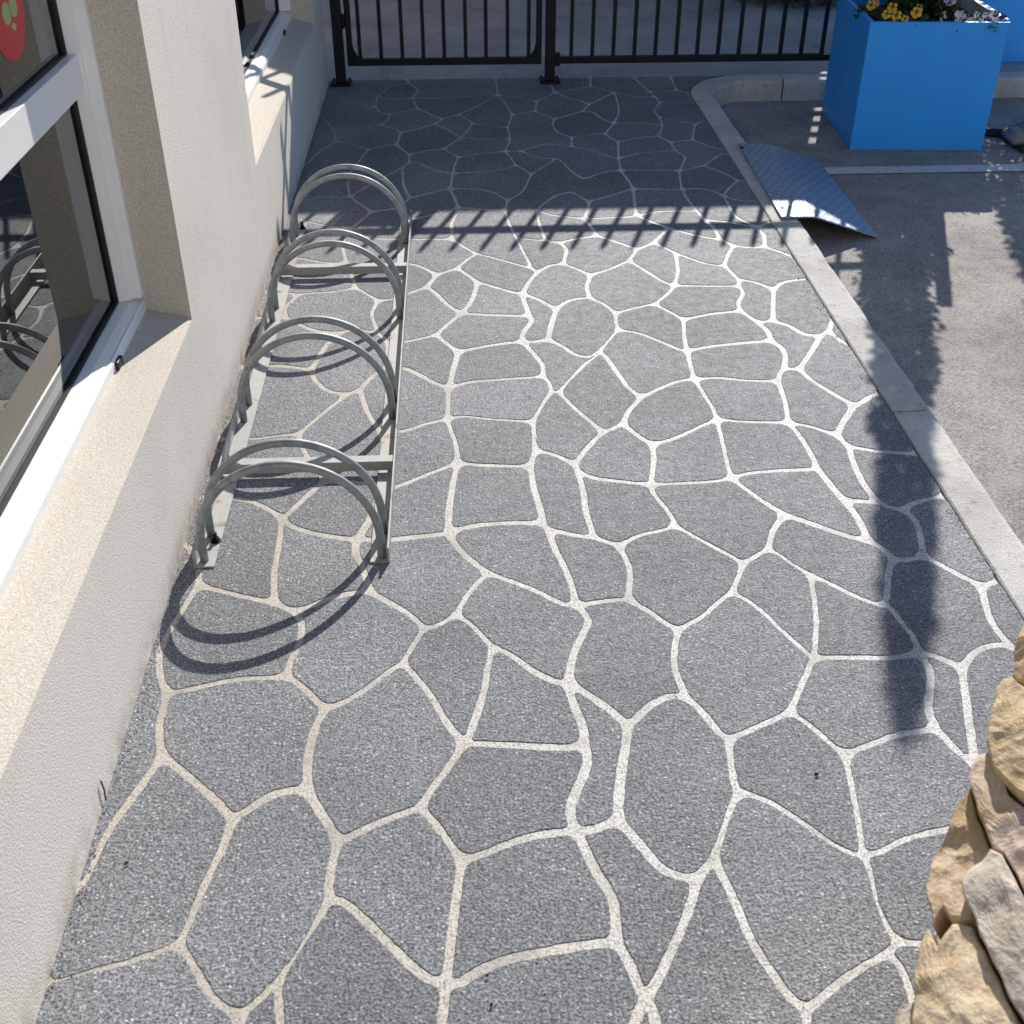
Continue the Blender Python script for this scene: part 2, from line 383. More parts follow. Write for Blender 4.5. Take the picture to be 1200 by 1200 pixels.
CHAINS = """232,685 213,716 196,742 186,765 187,790 196,812
232,685 270,695 322,707
232,685 234,662 222,640 214,638
272,583 300,588 331,606
272,583 250,582 236,582
196,812 215,809 277,795 336,793
196,812 190,832 186,855 190,885
190,885 173,910 149,942 127,972 112,1005 102,1030 92,1040
190,885 212,902 245,930 265,950 272,960
272,960 290,949 313,933 335,926 361,926
272,960 265,985 247,1020 232,1055 220,1085 210,1105
210,1105 180,1117 140,1130 105,1137 77,1146 55,1150
210,1105 227,1130 240,1155 255,1175 280,1190
280,1190 297,1177 317,1157 325,1150 345,1122 360,1097 377,1070 385,1055
325,1150 328,1185 335,1250
280,1190 286,1250
322,707 321,682 322,665 328,633 331,606
322,707 346,716
346,716 367,709 387,700 410,695 433,692 450,702 475,716 487,725 497,736
418,631 416,648 425,663 433,692
418,631 430,615 437,598 448,572 430,565
418,631 435,632 460,632 485,629 515,626 525,624
331,606 340,616 367,625 405,631 418,631
346,716 355,732 352,752 341,772 336,793
336,793 350,800 367,817 382,830
382,830 405,822 432,805 457,785 472,777
382,830 372,845 365,867 360,892 361,926
472,777 480,762 490,747 497,736
472,777 485,790 502,810 515,832 527,852 544,870
497,736 515,732 534,720
534,720 547,697 562,680 572,671
534,720 552,730 565,745 577,757
577,757 572,780 567,812 557,842 550,862 544,870
577,757 600,767 625,787 652,799 666,800
544,870 560,871 622,874 660,876 685,873
544,870 525,900 507,922 492,946
361,926 372,947 380,957 396,985
492,946 480,950 440,965 410,980 396,985
492,946 507,960 525,985 541,1007
396,985 391,1005 386,1030 385,1055
385,1055 402,1055 420,1070 445,1095 472,1122 497,1145 522,1152
541,1007 535,1050 530,1090 525,1130 522,1152
541,1007 570,999 590,990 622,979 655,975 675,973
522,1152 540,1152 560,1137 587,1126 610,1120 660,1111 700,1105 722,1103
522,1152 521,1175 517,1200 510,1250
572,671 597,680 627,691 657,707 675,709
675,709 671,687 662,665 650,642 642,620
675,709 700,705 725,702 736,702
675,709 687,720 691,729 680,747 670,772 666,800
736,702 739,680 737,660 725,639
736,702 760,715 780,730 795,737
795,737 810,730 830,717 845,702 857,695
795,737 790,760 790,782 800,807 804,816
804,816 782,815 760,827 745,842 736,850
804,816 822,832 842,857 854,866
666,800 695,817 720,835 736,850
666,800 672,825 684,850 685,873
685,873 690,892 682,912 670,937 668,955 675,973
736,850 732,882 727,910 725,937 724,960
675,973 695,972 710,966 724,960
675,973 685,992 697,1020 717,1047 722,1070 722,1103
724,960 740,977 757,997 772,1016 795,1027 817,1029
817,1029 832,1012 836,1007
836,1007 845,982 854,952 865,927
817,1029 810,1060 790,1107 772,1147 757,1167
836,1007 852,1035 867,1070 880,1102 905,1140 927,1170 945,1182
722,1103 735,1122 745,1147 752,1163 757,1167
757,1167 742,1200 733,1250
757,1167 766,1185 774,1250
857,695 865,677 871,660
857,695 872,700 895,717 920,742 947,766 954,770
900,643 915,650 930,662 949,672
949,672 980,687 1010,702 1037,710
949,672 955,702 957,730 955,760 954,770
954,770 1007,770 1045,771 1077,765
954,770 947,785 935,812 926,834
926,834 902,845 875,857 854,866
926,834 945,846 967,865 990,884
854,866 856,890 860,915 865,927
865,927 895,935 932,957 970,985 995,999 1012,1002
990,884 1020,872 1050,860 1082,856 1096,852
990,884 996,910 1004,950 1009,982 1012,1002
1077,765 1072,747 1057,730 1045,712 1037,710
1077,765 1097,768 1110,774 1127,783
1077,765 1092,785 1090,805 1087,830 1096,852
1096,852 1125,883 1141,893
1127,783 1142,762 1167,754 1187,758
1127,783 1131,808 1137,854 1142,883 1141,893
1141,893 1160,930 1172,960
1187,758 1171,742 1158,721 1150,686
1187,758 1205,768 1222,770
1012,1002 1035,997 1060,982 1090,975 1130,968 1172,960
1172,960 1230,950 1300,940
1012,1002 1020,1020 1027,1055 1037,1082 1052,1102
1052,1102 1077,1106 1110,1104 1160,1090 1210,1060 1172,960
1052,1102 1040,1117
1040,1117 1012,1132 982,1152 960,1172 945,1182
1040,1117 1055,1130 1067,1160 1075,1200 1085,1250
1210,1060 1330,1070 1420,1070
945,1182 945,1200 948,1250
525,624 555,615 600,612 637,613 642,620
525,624 535,640 550,655 572,671
525,624 526,600 530,570 536,542
642,620 670,626 697,630
637,613 632,592 625,570 622,546
536,542 515,550 490,560 467,570 448,572
536,542 565,545 622,546
536,542 535,520 527,500 525,491
525,491 502,495 472,506 445,505
525,491 540,487 577,491 625,494
525,491 525,472 526,454
526,454 510,449 492,439 476,431 455,429
526,454 550,447 590,444 637,441
526,454 532,430 537,412
537,412 522,401 511,392
537,412 565,406 590,402 613,400
622,546 627,527
627,527 626,510 625,494
625,494 632,480 640,467 646,459
627,527 650,532 674,544
637,441 645,449 646,459
637,441 636,427 627,416 613,400
646,459 655,459
655,459 667,445 685,427 702,412
655,459 670,475 690,492 707,506
674,544 682,532 697,515 707,506
674,544 677,552
677,552 684,575 686,597 692,617 697,630
677,552 695,560 737,565 762,567
707,506 718,502 730,496
697,630 710,634 725,639
725,639 750,626 772,622 792,616
730,496 737,480 752,465
730,496 747,510 764,520
752,465 737,455 720,432 710,417 702,412
752,465 775,454 795,446 814,444
764,520 787,515 815,502 840,491
764,520 767,537 764,560 762,567
762,567 800,566 837,564 857,560
762,567 767,580 785,600 792,616
792,616 810,626 835,640 855,650 871,660
871,660 887,650 900,643
900,643 905,622 919,602
857,560 880,577 900,591 919,602
857,560 875,554 912,551 947,550 958,548
857,560 850,532 845,510 840,491
840,491 837,480 825,462 814,444
840,491 875,494 924,495
814,444 840,442 880,446 912,446
814,444 809,427 805,411
912,446 914,437 919,432
919,432 921,417 917,407 904,399
912,446 920,470 924,495
919,432 937,432
937,432 950,413 962,393 971,388
937,432 950,445 975,460 1001,475
924,495 935,507 950,530 958,548
924,495 950,499 981,510
805,411 830,406 865,402 904,399
805,411 795,409 775,400 750,390 724,386
805,411 802,395 801,374
919,602 950,613 987,626 1019,634
958,548 975,570 989,586
989,586 1005,605 1019,634
981,510 986,497 1001,475
981,510 994,522
994,522 1012,526 1040,530 1074,531
994,522 1002,547 1012,567 1029,588
1001,475 1012,470 1020,464 1034,461
989,586 1010,587 1029,588
1029,588 1045,595 1057,597
1057,597 1075,587 1106,581
1057,597 1072,607 1079,625 1082,651
1082,651 1062,656 1047,655
1082,651 1100,660 1120,671 1150,686
1150,686 1165,682 1172,680
1019,634 1035,642 1047,655
1047,655 1041,670 1040,695 1037,710
511,392 495,396 477,400 455,402 443,390
511,392 522,382 540,367
540,367 522,355 510,342 500,336
540,367 550,357 557,342 559,330
540,367 580,369 621,370
500,336 482,342 463,350 443,352
500,336 512,322
512,322 500,315 484,309 465,308 430,311 406,308
512,322 535,314
535,314 550,302 559,297
535,314 547,321 559,330
559,330 580,336 600,342 612,344
559,297 540,287 530,280
530,280 502,280 465,280 432,279 412,267
559,297 590,305 622,314
530,280 529,262 537,243
537,243 512,250 484,257 474,250 465,244
537,243 565,245 592,246
537,243 532,230 527,221
592,246 596,260 605,279
605,279 612,292 620,307 622,314
605,279 620,280 640,282 656,284
592,246 595,235
622,314 631,318
631,318 645,310 660,309
631,318 622,327 612,344
656,284 665,292 660,309
656,284 672,280 700,276 725,284 747,292
629,246 632,262 640,282
629,246 647,252 685,256
629,246 635,240 650,229 669,224
685,256 690,242 690,236
685,256 737,254 746,252
685,256 692,265 700,276
660,309 677,315 692,322
692,322 715,315 737,305
692,322 687,337 692,349
612,344 630,350 652,362
612,344 615,355 621,370
621,370 624,376 612,390 613,400
652,362 665,352 680,349 692,349
652,362 646,380 642,398
613,400 627,400 642,398
642,398 660,405 672,415 690,419 702,412
702,412 712,400 724,386
692,349 710,357 721,367
721,367 722,377 724,386
721,367 745,360 767,356
737,305 747,292
747,292 766,284
766,284 775,275 784,267
766,284 792,296
746,252 762,259 784,267 812,275 845,281
737,305 760,319 777,330 790,334
792,296 795,317 790,334
792,296 812,304 832,310 849,311
790,334 825,335 866,335
790,334 785,342 767,356
767,356 785,365 801,374
801,374 835,367 869,364
746,252 744,240 742,221
746,252 775,247 807,247 816,246
816,246 807,235 799,222
816,246 825,257
825,257 837,267 845,281
825,257 855,260 887,266
845,281 860,287
860,287 875,290 896,289
860,287 852,300 849,311
896,289 896,275 887,266
896,289 912,294 925,299 930,301
887,266 900,261 905,260
887,266 862,254 855,242 848,229
849,311 860,322 866,327
866,327 885,330 907,339
866,327 866,335
866,335 872,343 864,355 869,364
907,339 917,330 940,327 948,327
907,339 906,355 906,376
869,364 887,377
887,377 900,387 904,399
887,377 906,376
906,376 925,381 942,392 960,394 971,388
971,388 975,377 979,375
971,388 987,400 993,403
690,236 669,224
690,236 715,229 742,221
742,221 737,212 727,199
742,221 795,222 799,222
727,199 705,202 684,210
727,199 725,185
727,199 755,199 796,200
684,210 670,201 660,190 652,185
652,185 637,195 623,204 605,193 592,177
725,185 717,184 695,176 670,172
725,185 724,166
725,185 750,179 792,176 795,173
724,166 709,157
709,157 700,156 670,161
724,166 750,161 772,159
670,161 670,172
670,161 652,154 647,145 650,139
650,139 640,135 627,130 629,119
650,139 667,135 682,130
682,130 691,122
691,122 677,117 666,115 650,108
691,122 712,112 720,108
720,108 692,101
692,101 691,88
692,101 650,108
720,108 750,114 768,113
682,130 695,131 707,140 719,144
719,144 725,134 725,125 720,108
719,144 750,144 777,146
719,144 709,157
742,90 760,107 768,113 773,120
773,120 766,129 772,137 777,146 772,159
773,120 810,120 818,120
772,137 800,142 815,146
815,146 822,142 832,141
815,146 812,157 811,164
811,164 797,165 785,166
811,164 820,166 830,171 849,175
760,107 793,106
793,106 785,88
793,106 811,109
772,159 785,166 795,173
795,173 804,184 796,200
796,200 799,222
796,200 825,194
825,194 845,180 854,180
825,194 847,202 865,211
865,211 873,211
865,211 852,222 848,229
799,222 817,220 837,224 848,229
848,229 860,234 882,236 890,236
527,221 500,227 480,232
527,221 560,221 580,226 595,235
595,235 612,225 623,204
480,232 465,244
480,232 472,215 472,196
465,244 435,248
410,230 375,231 342,236
410,230 435,248
410,230 432,217 452,206 472,196
410,230 407,215 412,200 422,187 432,175
435,248 412,267
412,267 407,269 363,260 340,252
412,267 404,280 402,291 406,308
406,308 383,308 350,302 318,298
406,308 412,322 417,337
417,337 428,343 443,352
417,337 390,342 363,343 350,345
350,345 333,360 335,372 355,382
350,345 312,340
335,372 299,372
443,352 435,367 443,390
355,382 370,388 397,390
397,390 417,385 443,390
397,390 380,407 365,433
365,433 367,443 383,458 407,462
365,433 330,428 280,430
407,462 422,456
422,456 433,443 447,433 455,429 455,402
422,456 430,482 445,505
407,462 383,480 350,508
350,508 327,510 300,514 256,514
350,508 357,530 382,562
382,562 360,580 340,600 331,606
382,562 405,566 430,565
445,505 452,540 448,572
391,152 382,140 374,134
391,152 420,149 447,146
391,152 394,165
394,165 377,175 367,185 354,195
394,165 412,169 432,175
432,175 447,171 465,169
447,146 457,138 455,133
447,146 462,151 470,155
455,133 444,131 440,125 442,112
442,112 457,102 480,97
442,112 462,116 483,115
455,133 472,131 490,127
490,127 505,134 519,139
490,127 483,115
480,97 490,105 483,115
480,97 477,88
483,115 510,115 535,114 584,111
470,155 465,169
470,155 490,151 510,145
510,145 519,139
519,139 537,134
537,134 555,126 584,111
537,134 546,138 554,144
510,145 525,152 540,161
540,161 547,155 554,144
554,144 572,147 595,149
540,161 572,162 598,163
540,161 520,174
465,169 472,175 480,181
480,181 502,176 520,174
480,181 479,190
479,190 472,196
479,190 490,191 512,200 531,203
520,174 537,184
537,184 532,195 531,203
537,184 557,181 592,177
531,203 582,200 605,193
531,203 527,221
584,111 595,125 600,134
584,111 610,114 629,119
600,134 627,130
600,134 595,149
595,149 598,163
598,163 592,177
592,177 610,177 635,186 652,185
629,119 650,108
650,108 640,88
610,177 640,168 670,172
584,111 580,88
415,121 440,125
415,121 390,115 380,114"""
def footpath_faces():
    V, E = [], set()
    def vid(p, tol=3.2):
        for i, q in enumerate(V):
            if abs(q[0] - p[0]) < tol and abs(q[1] - p[1]) < tol: return i
        V.append(p); return len(V) - 1
    for line in CHAINS.strip().splitlines():
        ids = [vid(tuple(map(float, t.split(',')))) for t in line.split()]
        for a, b in zip(ids, ids[1:]):
            if a != b: E.add((min(a, b), max(a, b)))
    W = [[on_z(*v).x, on_z(*v).y] for v in V]
    deg = {}
    for a, b in E: deg[a] = deg.get(a, 0) + 1; deg[b] = deg.get(b, 0) + 1
    sides = {'L': [], 'R': [], 'T': [], 'B': []}
    Y0 = 0.935
    for i, d in deg.items():
        if d != 1: continue
        x, y = W[i]
        if y > 6.45: W[i] = [x, PATH_Y1]; sides['T'].append(i)
        elif y < 1.0: W[i] = [x, Y0]; sides['B'].append(i)
        elif x < 0: W[i] = [WALL_X, y]; sides['L'].append(i)
        else: W[i] = [PATH_X1, y]; sides['R'].append(i)
    def add(p): W.append(list(p)); return len(W) - 1
    c00, c10, c01 = add((WALL_X, Y0)), add((PATH_X1, Y0)), add((WALL_X, PATH_Y1))
    arcids = [add(p) for p in arc if 6.16 < p[1] < PATH_Y1] + [add((1.47, PATH_Y1))]
    arc0 = [i for i in sides['R'] if W[i][1] > 6.16]
    ring = [c00] + sorted(sides['B'], key=lambda i: W[i][0]) + [c10] + sorted(sides['R'], key=lambda i: W[i][1]) + arcids \
        + sorted(sides['T'], key=lambda i: -W[i][0]) + [c01] + sorted(sides['L'], key=lambda i: -W[i][1])
    B = set()
    for a, b in zip(ring, ring[1:] + ring[:1]):
        e = (min(a, b), max(a, b)); E.add(e); B.add(e)
    adj = {}
    for a, b in E: adj.setdefault(a, []).append(b); adj.setdefault(b, []).append(a)
    for a in adj: adj[a].sort(key=lambda b: math.atan2(W[b][1] - W[a][1], W[b][0] - W[a][0]))
    seen, faces = set(), []
    for a in adj:
        for b in adj[a]:
            if (a, b) in seen: continue
            f, u, v = [], a, b
            while (u, v) not in seen:
                seen.add((u, v)); f.append(u)
                nb = adj[v]; w = nb[(nb.index(u) - 1) % len(nb)]
                u, v = v, w
            ar = sum(W[p][0] * W[q][1] - W[q][0] * W[p][1] for p, q in zip(f, f[1:] + f[:1])) / 2
            if ar > 0.0006:
                faces.append([(W[p], (min(p, q), max(p, q)) in B) for p, q in zip(f, f[1:] + f[:1])])
    return faces
WORN = [(on_z(x, y).xy, r, s) for x, y, r, s in ((352, 1110, 0.07, 0.12), (85, 1142, 0.06, 0.2), (1028, 1058, 0.07, 0.35), (925, 658, 0.08, 0.45), (848, 968, 0.07, 0.45), (714, 399, 0.10, 0.5), (668, 444, 0.10, 0.6),
        (605, 280, 0.2, 0.7), (430, 668, 0.06, 0.4), (106, 1010, 0.05, 0.5), (310, 1165, 0.04, 0.8))]
def worn(p):
    # where the coat has crept over the joints, and the thinner joints of the far end
    f = 1.0 - 0.42 * min(1.0, max(0.0, (p.y - 4.3) / 0.8))
    for c, r, s in WORN:
        d = (p - c).length
        if d < r: f *= s + (1 - s) * (d / r)
    return f * (0.90 + 0.40 * mnoise.noise((p.x * 2.3, p.y * 2.3, 5.0)))
def inset(poly, rnd):
    """poly: [(point, edge-to-next-is-border)] counter-clockwise; returns a rounded outline pulled in by half a joint"""
    P = []
    for i, (p, b) in enumerate(poly):
        q = poly[(i + 1) % len(poly)][0]
        if math.hypot(q[0] - p[0], q[1] - p[1]) > 0.004: P.append((Vector(p), b))
    n = len(P)
    if n < 3: return None
    out = []
    for i in range(n):
        p0, p1, p2 = P[i - 1][0], P[i][0], P[(i + 1) % n][0]
        w0 = -0.003 if P[i - 1][1] else 0.0082
        w1 = -0.003 if P[i][1] else 0.0082
        f = worn(p1)
        if w0 > 0: w0 *= f
        if w1 > 0: w1 *= f
        if w0 > 0: w0 *= 0.8 + 0.4 * (0.5 + mnoise.noise((p1.x * 3.1, p1.y * 3.1, 2.0)))
        d0 = (p1 - p0).normalized(); d1 = (p2 - p1).normalized()
        n0 = Vector((-d0.y, d0.x)); n1 = Vector((-d1.y, d1.x))
        c = d0.x * d1.y - d0.y * d1.x
        if abs(c) < 0.15: q = p1 + (n0 + n1).normalized() * (w0 + w1) / 2
        else:
            a = p0 + n0 * w0; b = p1 + n1 * w1
            t = ((b.x - a.x) * d1.y - (b.y - a.y) * d1.x) / c
            q = a + d0 * t
            m = 2.2 * max(abs(w0), abs(w1))
            if (q - p1).length > m: q = p1 + (q - p1).normalized() * m
        out.append(q)
    res = []                                        # cut each corner, by an amount that stays within a couple of centimetres
    for it in range(3):
        res = []
        m = len(out)
        for i in range(m):
            a, b, c = out[i - 1], out[i], out[(i + 1) % m]
            l0, l1 = (b - a).length, (c - b).length
            k = 0.016 / (2 ** it)
            t0 = min(0.28, k / max(l0, 1e-6)); t1 = min(0.28, k / max(l1, 1e-6))
            res += [b.lerp(a, t0), b.lerp(c, t1)]
        out = [p for i, p in enumerate(res) if (p - res[i - 1]).length > 0.002]
        if len(out) > 90: break
    pts = []
    for i, p in enumerate(out):                     # resample long runs so that the edge can waver a little
        q = out[(i + 1) % len(out)]
        m = max(1, int((q - p).length / 0.022))
        pts += [p.lerp(q, j / m) for j in range(m)]
    w = []
    for p in pts:
        s = 0.0016
        w.append(Vector((p.x + s * mnoise.noise((p.x * 45, p.y * 45, 0)) + 0.0012 * mnoise.noise((p.x * 160, p.y * 160, 3)),
                         p.y + s * mnoise.noise((p.x * 45, p.y * 45, 7)) + 0.0012 * mnoise.noise((p.x * 160, p.y * 160, 9)))))
    return w
def paving_stone(poly, rnd):
    o = inset(poly, rnd)
    if not o or len(o) < 5: return
    c = sum(o, Vector((0, 0))) / len(o)
    n = len(o)
    lip = []
    for i in range(n):
        d = (o[(i + 1) % n] - o[i - 1]); d = Vector((-d.y, d.x)).normalized() if d.length > 1e-9 else Vector((0, 0))
        lip.append(o[i] + d * 0.0014)
    vs = [(p.x - c.x, p.y - c.y, -0.012) for p in o] + [(p.x - c.x, p.y - c.y, -0.0010) for p in o] + [(p.x - c.x, p.y - c.y, 0.0) for p in lip]
    fs = []
    for r in (0, n):
        for i in range(n): fs.append((r + i, r + (i + 1) % n, r + n + (i + 1) % n, r + n + i))
    for t in tessellate_polygon([[Vector((p.x, p.y, 0)) for p in lip]]): 
        a, b, d = t
        A, Bv, D = lip[a], lip[b], lip[d]
        if (Bv.x - A.x) * (D.y - A.y) - (Bv.y - A.y) * (D.x - A.x) < 0: b, d = d, b
        fs.append((2 * n + a, 2 * n + b, 2 * n + d))
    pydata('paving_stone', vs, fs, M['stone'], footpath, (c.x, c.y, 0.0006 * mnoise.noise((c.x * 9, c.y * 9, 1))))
rnd = random.Random(3)
for f in footpath_faces(): paving_stone(f, rnd)
# the path goes on behind the photographer with the same paving
def clip_half(poly, m, d):
    out = []
    for i, p in enumerate(poly):
        q = poly[(i + 1) % len(poly)]
        a, b = (p - m).dot(d), (q - m).dot(d)
        if a <= 0: out.append(p)
        if a * b < 0: out.append(p.lerp(q, a / (a - b)))
    return out
seeds = []
for j in range(11):
    for i in range(7):
        seeds.append(Vector((WALL_X + 0.135 + 0.272 * (i + 0.5 * (j % 2) - 0.2) + rnd.uniform(-.07, .07), 0.80 - 0.29 * j + rnd.uniform(-.07, .07))))
for s in seeds:
    cell = [Vector(p) for p in ((WALL_X, -2.5), (PATH_X1, -2.5), (PATH_X1, 0.935), (WALL_X, 0.935))]
    for t in seeds:
        if t is not s and (t - s).length < 1.0: cell = clip_half(cell, (s + t) / 2, t - s)
    if len(cell) > 2:
        paving_stone([(p, False) for p in cell], rnd)

# ---- kerb: concrete lengths with open joints, curving round the corner
kerb = tag(empty('kerb', (1.28, 3.0, 0)), kind='structure')
kerb.location = (0, 0, 0)
KX0, KX1 = 1.222, 1.341
def kerb_point(s):
    """s metres from Y=-3 along the kerb -> (point on the path-side edge, direction to the road side)"""
    L1 = 6.15 + 3.0; RAD = 0.388; L2 = RAD * math.pi / 2
    if s < L1: return Vector((KX0, -3 + s)), Vector((1, 0))
    if s < L1 + L2:
        a = math.pi - (s - L1) / RAD
        return Vector((1.61 + RAD * math.cos(a), 6.15 + RAD * math.sin(a))), Vector((-math.cos(a), -math.sin(a)))
    return Vector((1.61 + s - L1 - L2, 6.15 + RAD)), Vector((0, -1))
def kerb_block(s0, s1):
    W = KX1 - KX0
    prof = [(0, -0.30), (0, -0.004), (0.004, 0.0), (W - 0.022, 0.001), (W - 0.008, -0.005), (W - 0.001, -0.018), (W + 0.006, -0.30)]
    n = max(2, int((s1 - s0) / 0.06))
    vs, fs = [], []
    for i in range(n + 1):
        s = s0 + (s1 - s0) * i / n
        p, d = kerb_point(s)
        for (u, z) in prof:
            w = 0.003 * mnoise.noise((s * 7, u * 20, z * 12)) + 0.0015 * mnoise.noise((s * 40, u * 60, z * 40))
            q = p + d * (u + (w if u > 0.05 else -abs(w) * 0.2))
            vs.append((q.x, q.y, z + (w * 0.6 if z > -0.1 else 0)))
    m = len(prof)
    for i in range(n):
        for j in range(m):
            fs.append((i * m + j, i * m + (j + 1) % m, (i + 1) * m + (j + 1) % m, (i + 1) * m + j))
    fs.append(tuple(range(m))); fs.append(tuple(n * m + j for j in range(m))[::-1])
    o = pydata('kerb_block', vs, fs, M['kerb'], kerb)
    bm = bmesh.new(); bm.from_mesh(o.data); bmesh.ops.recalc_face_normals(bm, faces=bm.faces); bm.to_mesh(o.data); bm.free()
cuts = [0.0, 1.85, 3.84, 5.834, 8.06, 9.92, 11.55, 13.4, 15.2]
for a, b in zip(cuts, cuts[1:]): kerb_block(a + 0.004, b - 0.004)
bm = bmesh.new()
for a in cuts[1:-1]:
    p, d = kerb_point(a); t = Vector((-d.y, d.x))
    add_box(bm, -0.0039, 0.0039, 0.006, 0.10, -0.25, -0.006)
    bm.verts.ensure_lookup_table()
    for v in bm.verts[-8:]:
        q = p + t * v.co.x + d * v.co.y; v.co = Vector((q.x, q.y, v.co.z))
obj('joint_filler', bm, M['gasket'], kerb)

# ---- painted bay line on the road
sheet('bay_line', [(1.45, 5.19), (9.0, 5.225), (9.0, 5.325), (1.45, 5.285)], ROAD_Z + 0.004, M['paint'])
tag(bpy.data.objects['bay_line'], 'worn white painted line on the asphalt in front of the blue planter', 'road marking')

# ================================================================== BUILDING with two recessed windows
B = empty('building', (-0.68, 3.0, 0)); B.location = (0, 0, 0)
tag(B, 'cream stucco building wall with white framed windows along the footpath', 'building')
XO, XI, TOP = WALL_X, -0.98, 3.3
W1 = (-1.30, 2.711); W2 = (3.905, 6.03); SILL_O, SILL_I, HEAD = 0.394, 0.421, 2.35
XF = -0.787                                         # front of the window frames
bm = bmesh.new()
Y_END = 6.42
for y0, y1 in ((-3.4, W1[0]), (W1[1], W2[0]), (W2[1], Y_END)):
    add_box(bm, XI, XO, y0, y1, -0.2, HEAD)
for y0, y1 in (W1, W2):
    add_prism(bm, [(XO, -0.2), (XO, SILL_O - 0.008), (XO - 0.008, SILL_O), (XF - 0.012, SILL_I), (XI, SILL_I), (XI, -0.2)], 'y', y0, y1)
add_box(bm, XI, XO, -3.4, Y_END, HEAD, TOP)
bmesh.ops.recalc_face_normals(bm, faces=bm.faces)
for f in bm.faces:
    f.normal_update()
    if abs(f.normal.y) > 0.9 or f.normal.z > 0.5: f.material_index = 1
obj('wall', bm, [M['stucco'], M['stucco_tan']], B)
bm = bmesh.new()
add_box(bm, -5.0, XI - 0.002, -3.4, -3.2, -0.2, TOP); add_box(bm, -5.0, XI - 0.002, 6.2, Y_END, -0.2, TOP)
add_box(bm, -5.0, -4.8, -3.198, 6.198, -0.2, TOP)
obj('side_wall', bm, M['stucco'], B)
bm = bmesh.new(); add_box(bm, -4.79, XI - 0.003, -3.19, 6.19, -0.05, 0.0); add_box(bm, -4.79, XI - 0.003, -3.19, 6.19, 2.75, 2.8)
add_box(bm, -3.3, -3.2, -3.19, 6.19, 0.001, 2.749)
obj('interior', bm, M['room_dark'], B)
bm = bmesh.new(); add_box(bm, -5.05, XO + 0.03, -3.45, Y_END + 0.05, TOP + 0.003, TOP + 0.12)
obj('roof', bm, M['stucco'], B)
def make_window(y0, y1, transom):
    w = empty('window'); w.parent = B
    zb = SILL_I
    g = M['white_frame']
    # bottom rail: outer lip, shallow slope, glazing bead
    prof = [(XF, zb - 0.012), (XF, zb + 0.018), (XF - 0.004, zb + 0.024), (XF - 0.010, zb + 0.024), (XF - 0.011, zb + 0.026), (XF - 0.028, zb + 0.034), (XF - 0.050, zb + 0.037), (XF - 0.050, zb - 0.012)]
    bm = bmesh.new(); add_prism(bm, prof, 'y', y0 + 0.001, y1 - 0.001)
    obj('bottom_rail', bm, g, w)
    bm = bmesh.new(); add_box(bm, XF - 0.050, XF, y0 + 0.001, y1 - 0.001, HEAD - 0.055, HEAD - 0.001); obj('head_rail', bm, g, w)
    for s, ye in ((1, y1), (-1, y0)):
        pj = [(XF, ye - 0.001 * s), (XF, ye - 0.020 * s), (XF - 0.005, ye - 0.024 * s), (XF - 0.024, ye - 0.030 * s), (XF - 0.026, ye - 0.038 * s), (XF - 0.050, ye - 0.046 * s), (XF - 0.050, ye - 0.001 * s)]
        bm = bmesh.new(); add_prism(bm, pj, 'z', zb + 0.0375, HEAD - 0.056); obj('jamb', bm, g, w)
    ztr = (0.957, 1.036)
    bays = [(zb + 0.038, ztr[0]), (ztr[1], HEAD - 0.056)] if transom else [(zb + 0.038, HEAD - 0.056)]
    if transom:
        bm = bmesh.new(); add_box(bm, XF - 0.070, XF - 0.030, y0 + 0.040, y1 - 0.040, ztr[0], ztr[1], 0.002); obj('transom', bm, g, w)
    for z0, z1 in bays:
        bm = bmesh.new()                            # black glazing gasket set back from the frame
        gx0, gx1 = XF - 0.0585, XF - 0.0505
        ya, yb = y0 + 0.038, y1 - 0.038
        add_box(bm, gx0, gx1, ya, yb, z0 + 0.0003, z0 + 0.005); add_box(bm, gx0, gx1, ya, yb, z1 - 0.005, z1 - 0.0003)
        add_box(bm, gx0, gx1, ya, ya + 0.016, z0 + 0.0051, z1 - 0.0051); add_box(bm, gx0, gx1, yb - 0.016, yb, z0 + 0.0051, z1 - 0.0051)
        obj('gasket', bm, M['gasket'], w)
        bm = bmesh.new(); add_box(bm, XF - 0.066, XF - 0.059, ya, yb, z0 + 0.0005, z1 - 0.0005); obj('glass_pane', bm, M['glass'], w)
    bm = bmesh.new(); add_box(bm, XF - 0.15, XF - 0.074, y0 + 0.002, y0 + 0.045, zb + 0.003, HEAD - 0.002); add_box(bm, XF - 0.15, XF - 0.074, y1 - 0.045, y1 - 0.002, zb + 0.003, HEAD - 0.002)
    add_box(bm, XF - 0.15, XF - 0.074, y0 + 0.0452, y1 - 0.0452, zb + 0.003, zb + 0.04)
    if transom: add_box(bm, XF - 0.15, XF - 0.080, y0 + 0.0452, y1 - 0.0452, ztr[0] + 0.004, ztr[1] - 0.004)
    obj('inner_frame', bm, g, w)
    return w
win1 = make_window(*W1, True)
tag(win1, 'large near window with a white transom bar')
win2 = make_window(*W2, False)
tag(win2, 'far window whose sill carries the shadow of the fence')
# black drain clips at the foot of the frames
for w, x, y in ((win1, 140, 425), (win2, 332.5, 38)):
    p = on_z(x, y, SILL_I + 0.006)
    bm = bmesh.new(); add_box(bm, XF - 0.001, XF + 0.009, p.y - 0.022, p.y + 0.022, SILL_I - 0.004, SILL_I + 0.016, 0.004)
    obj('drain_clip', bm, M['gasket'], w)
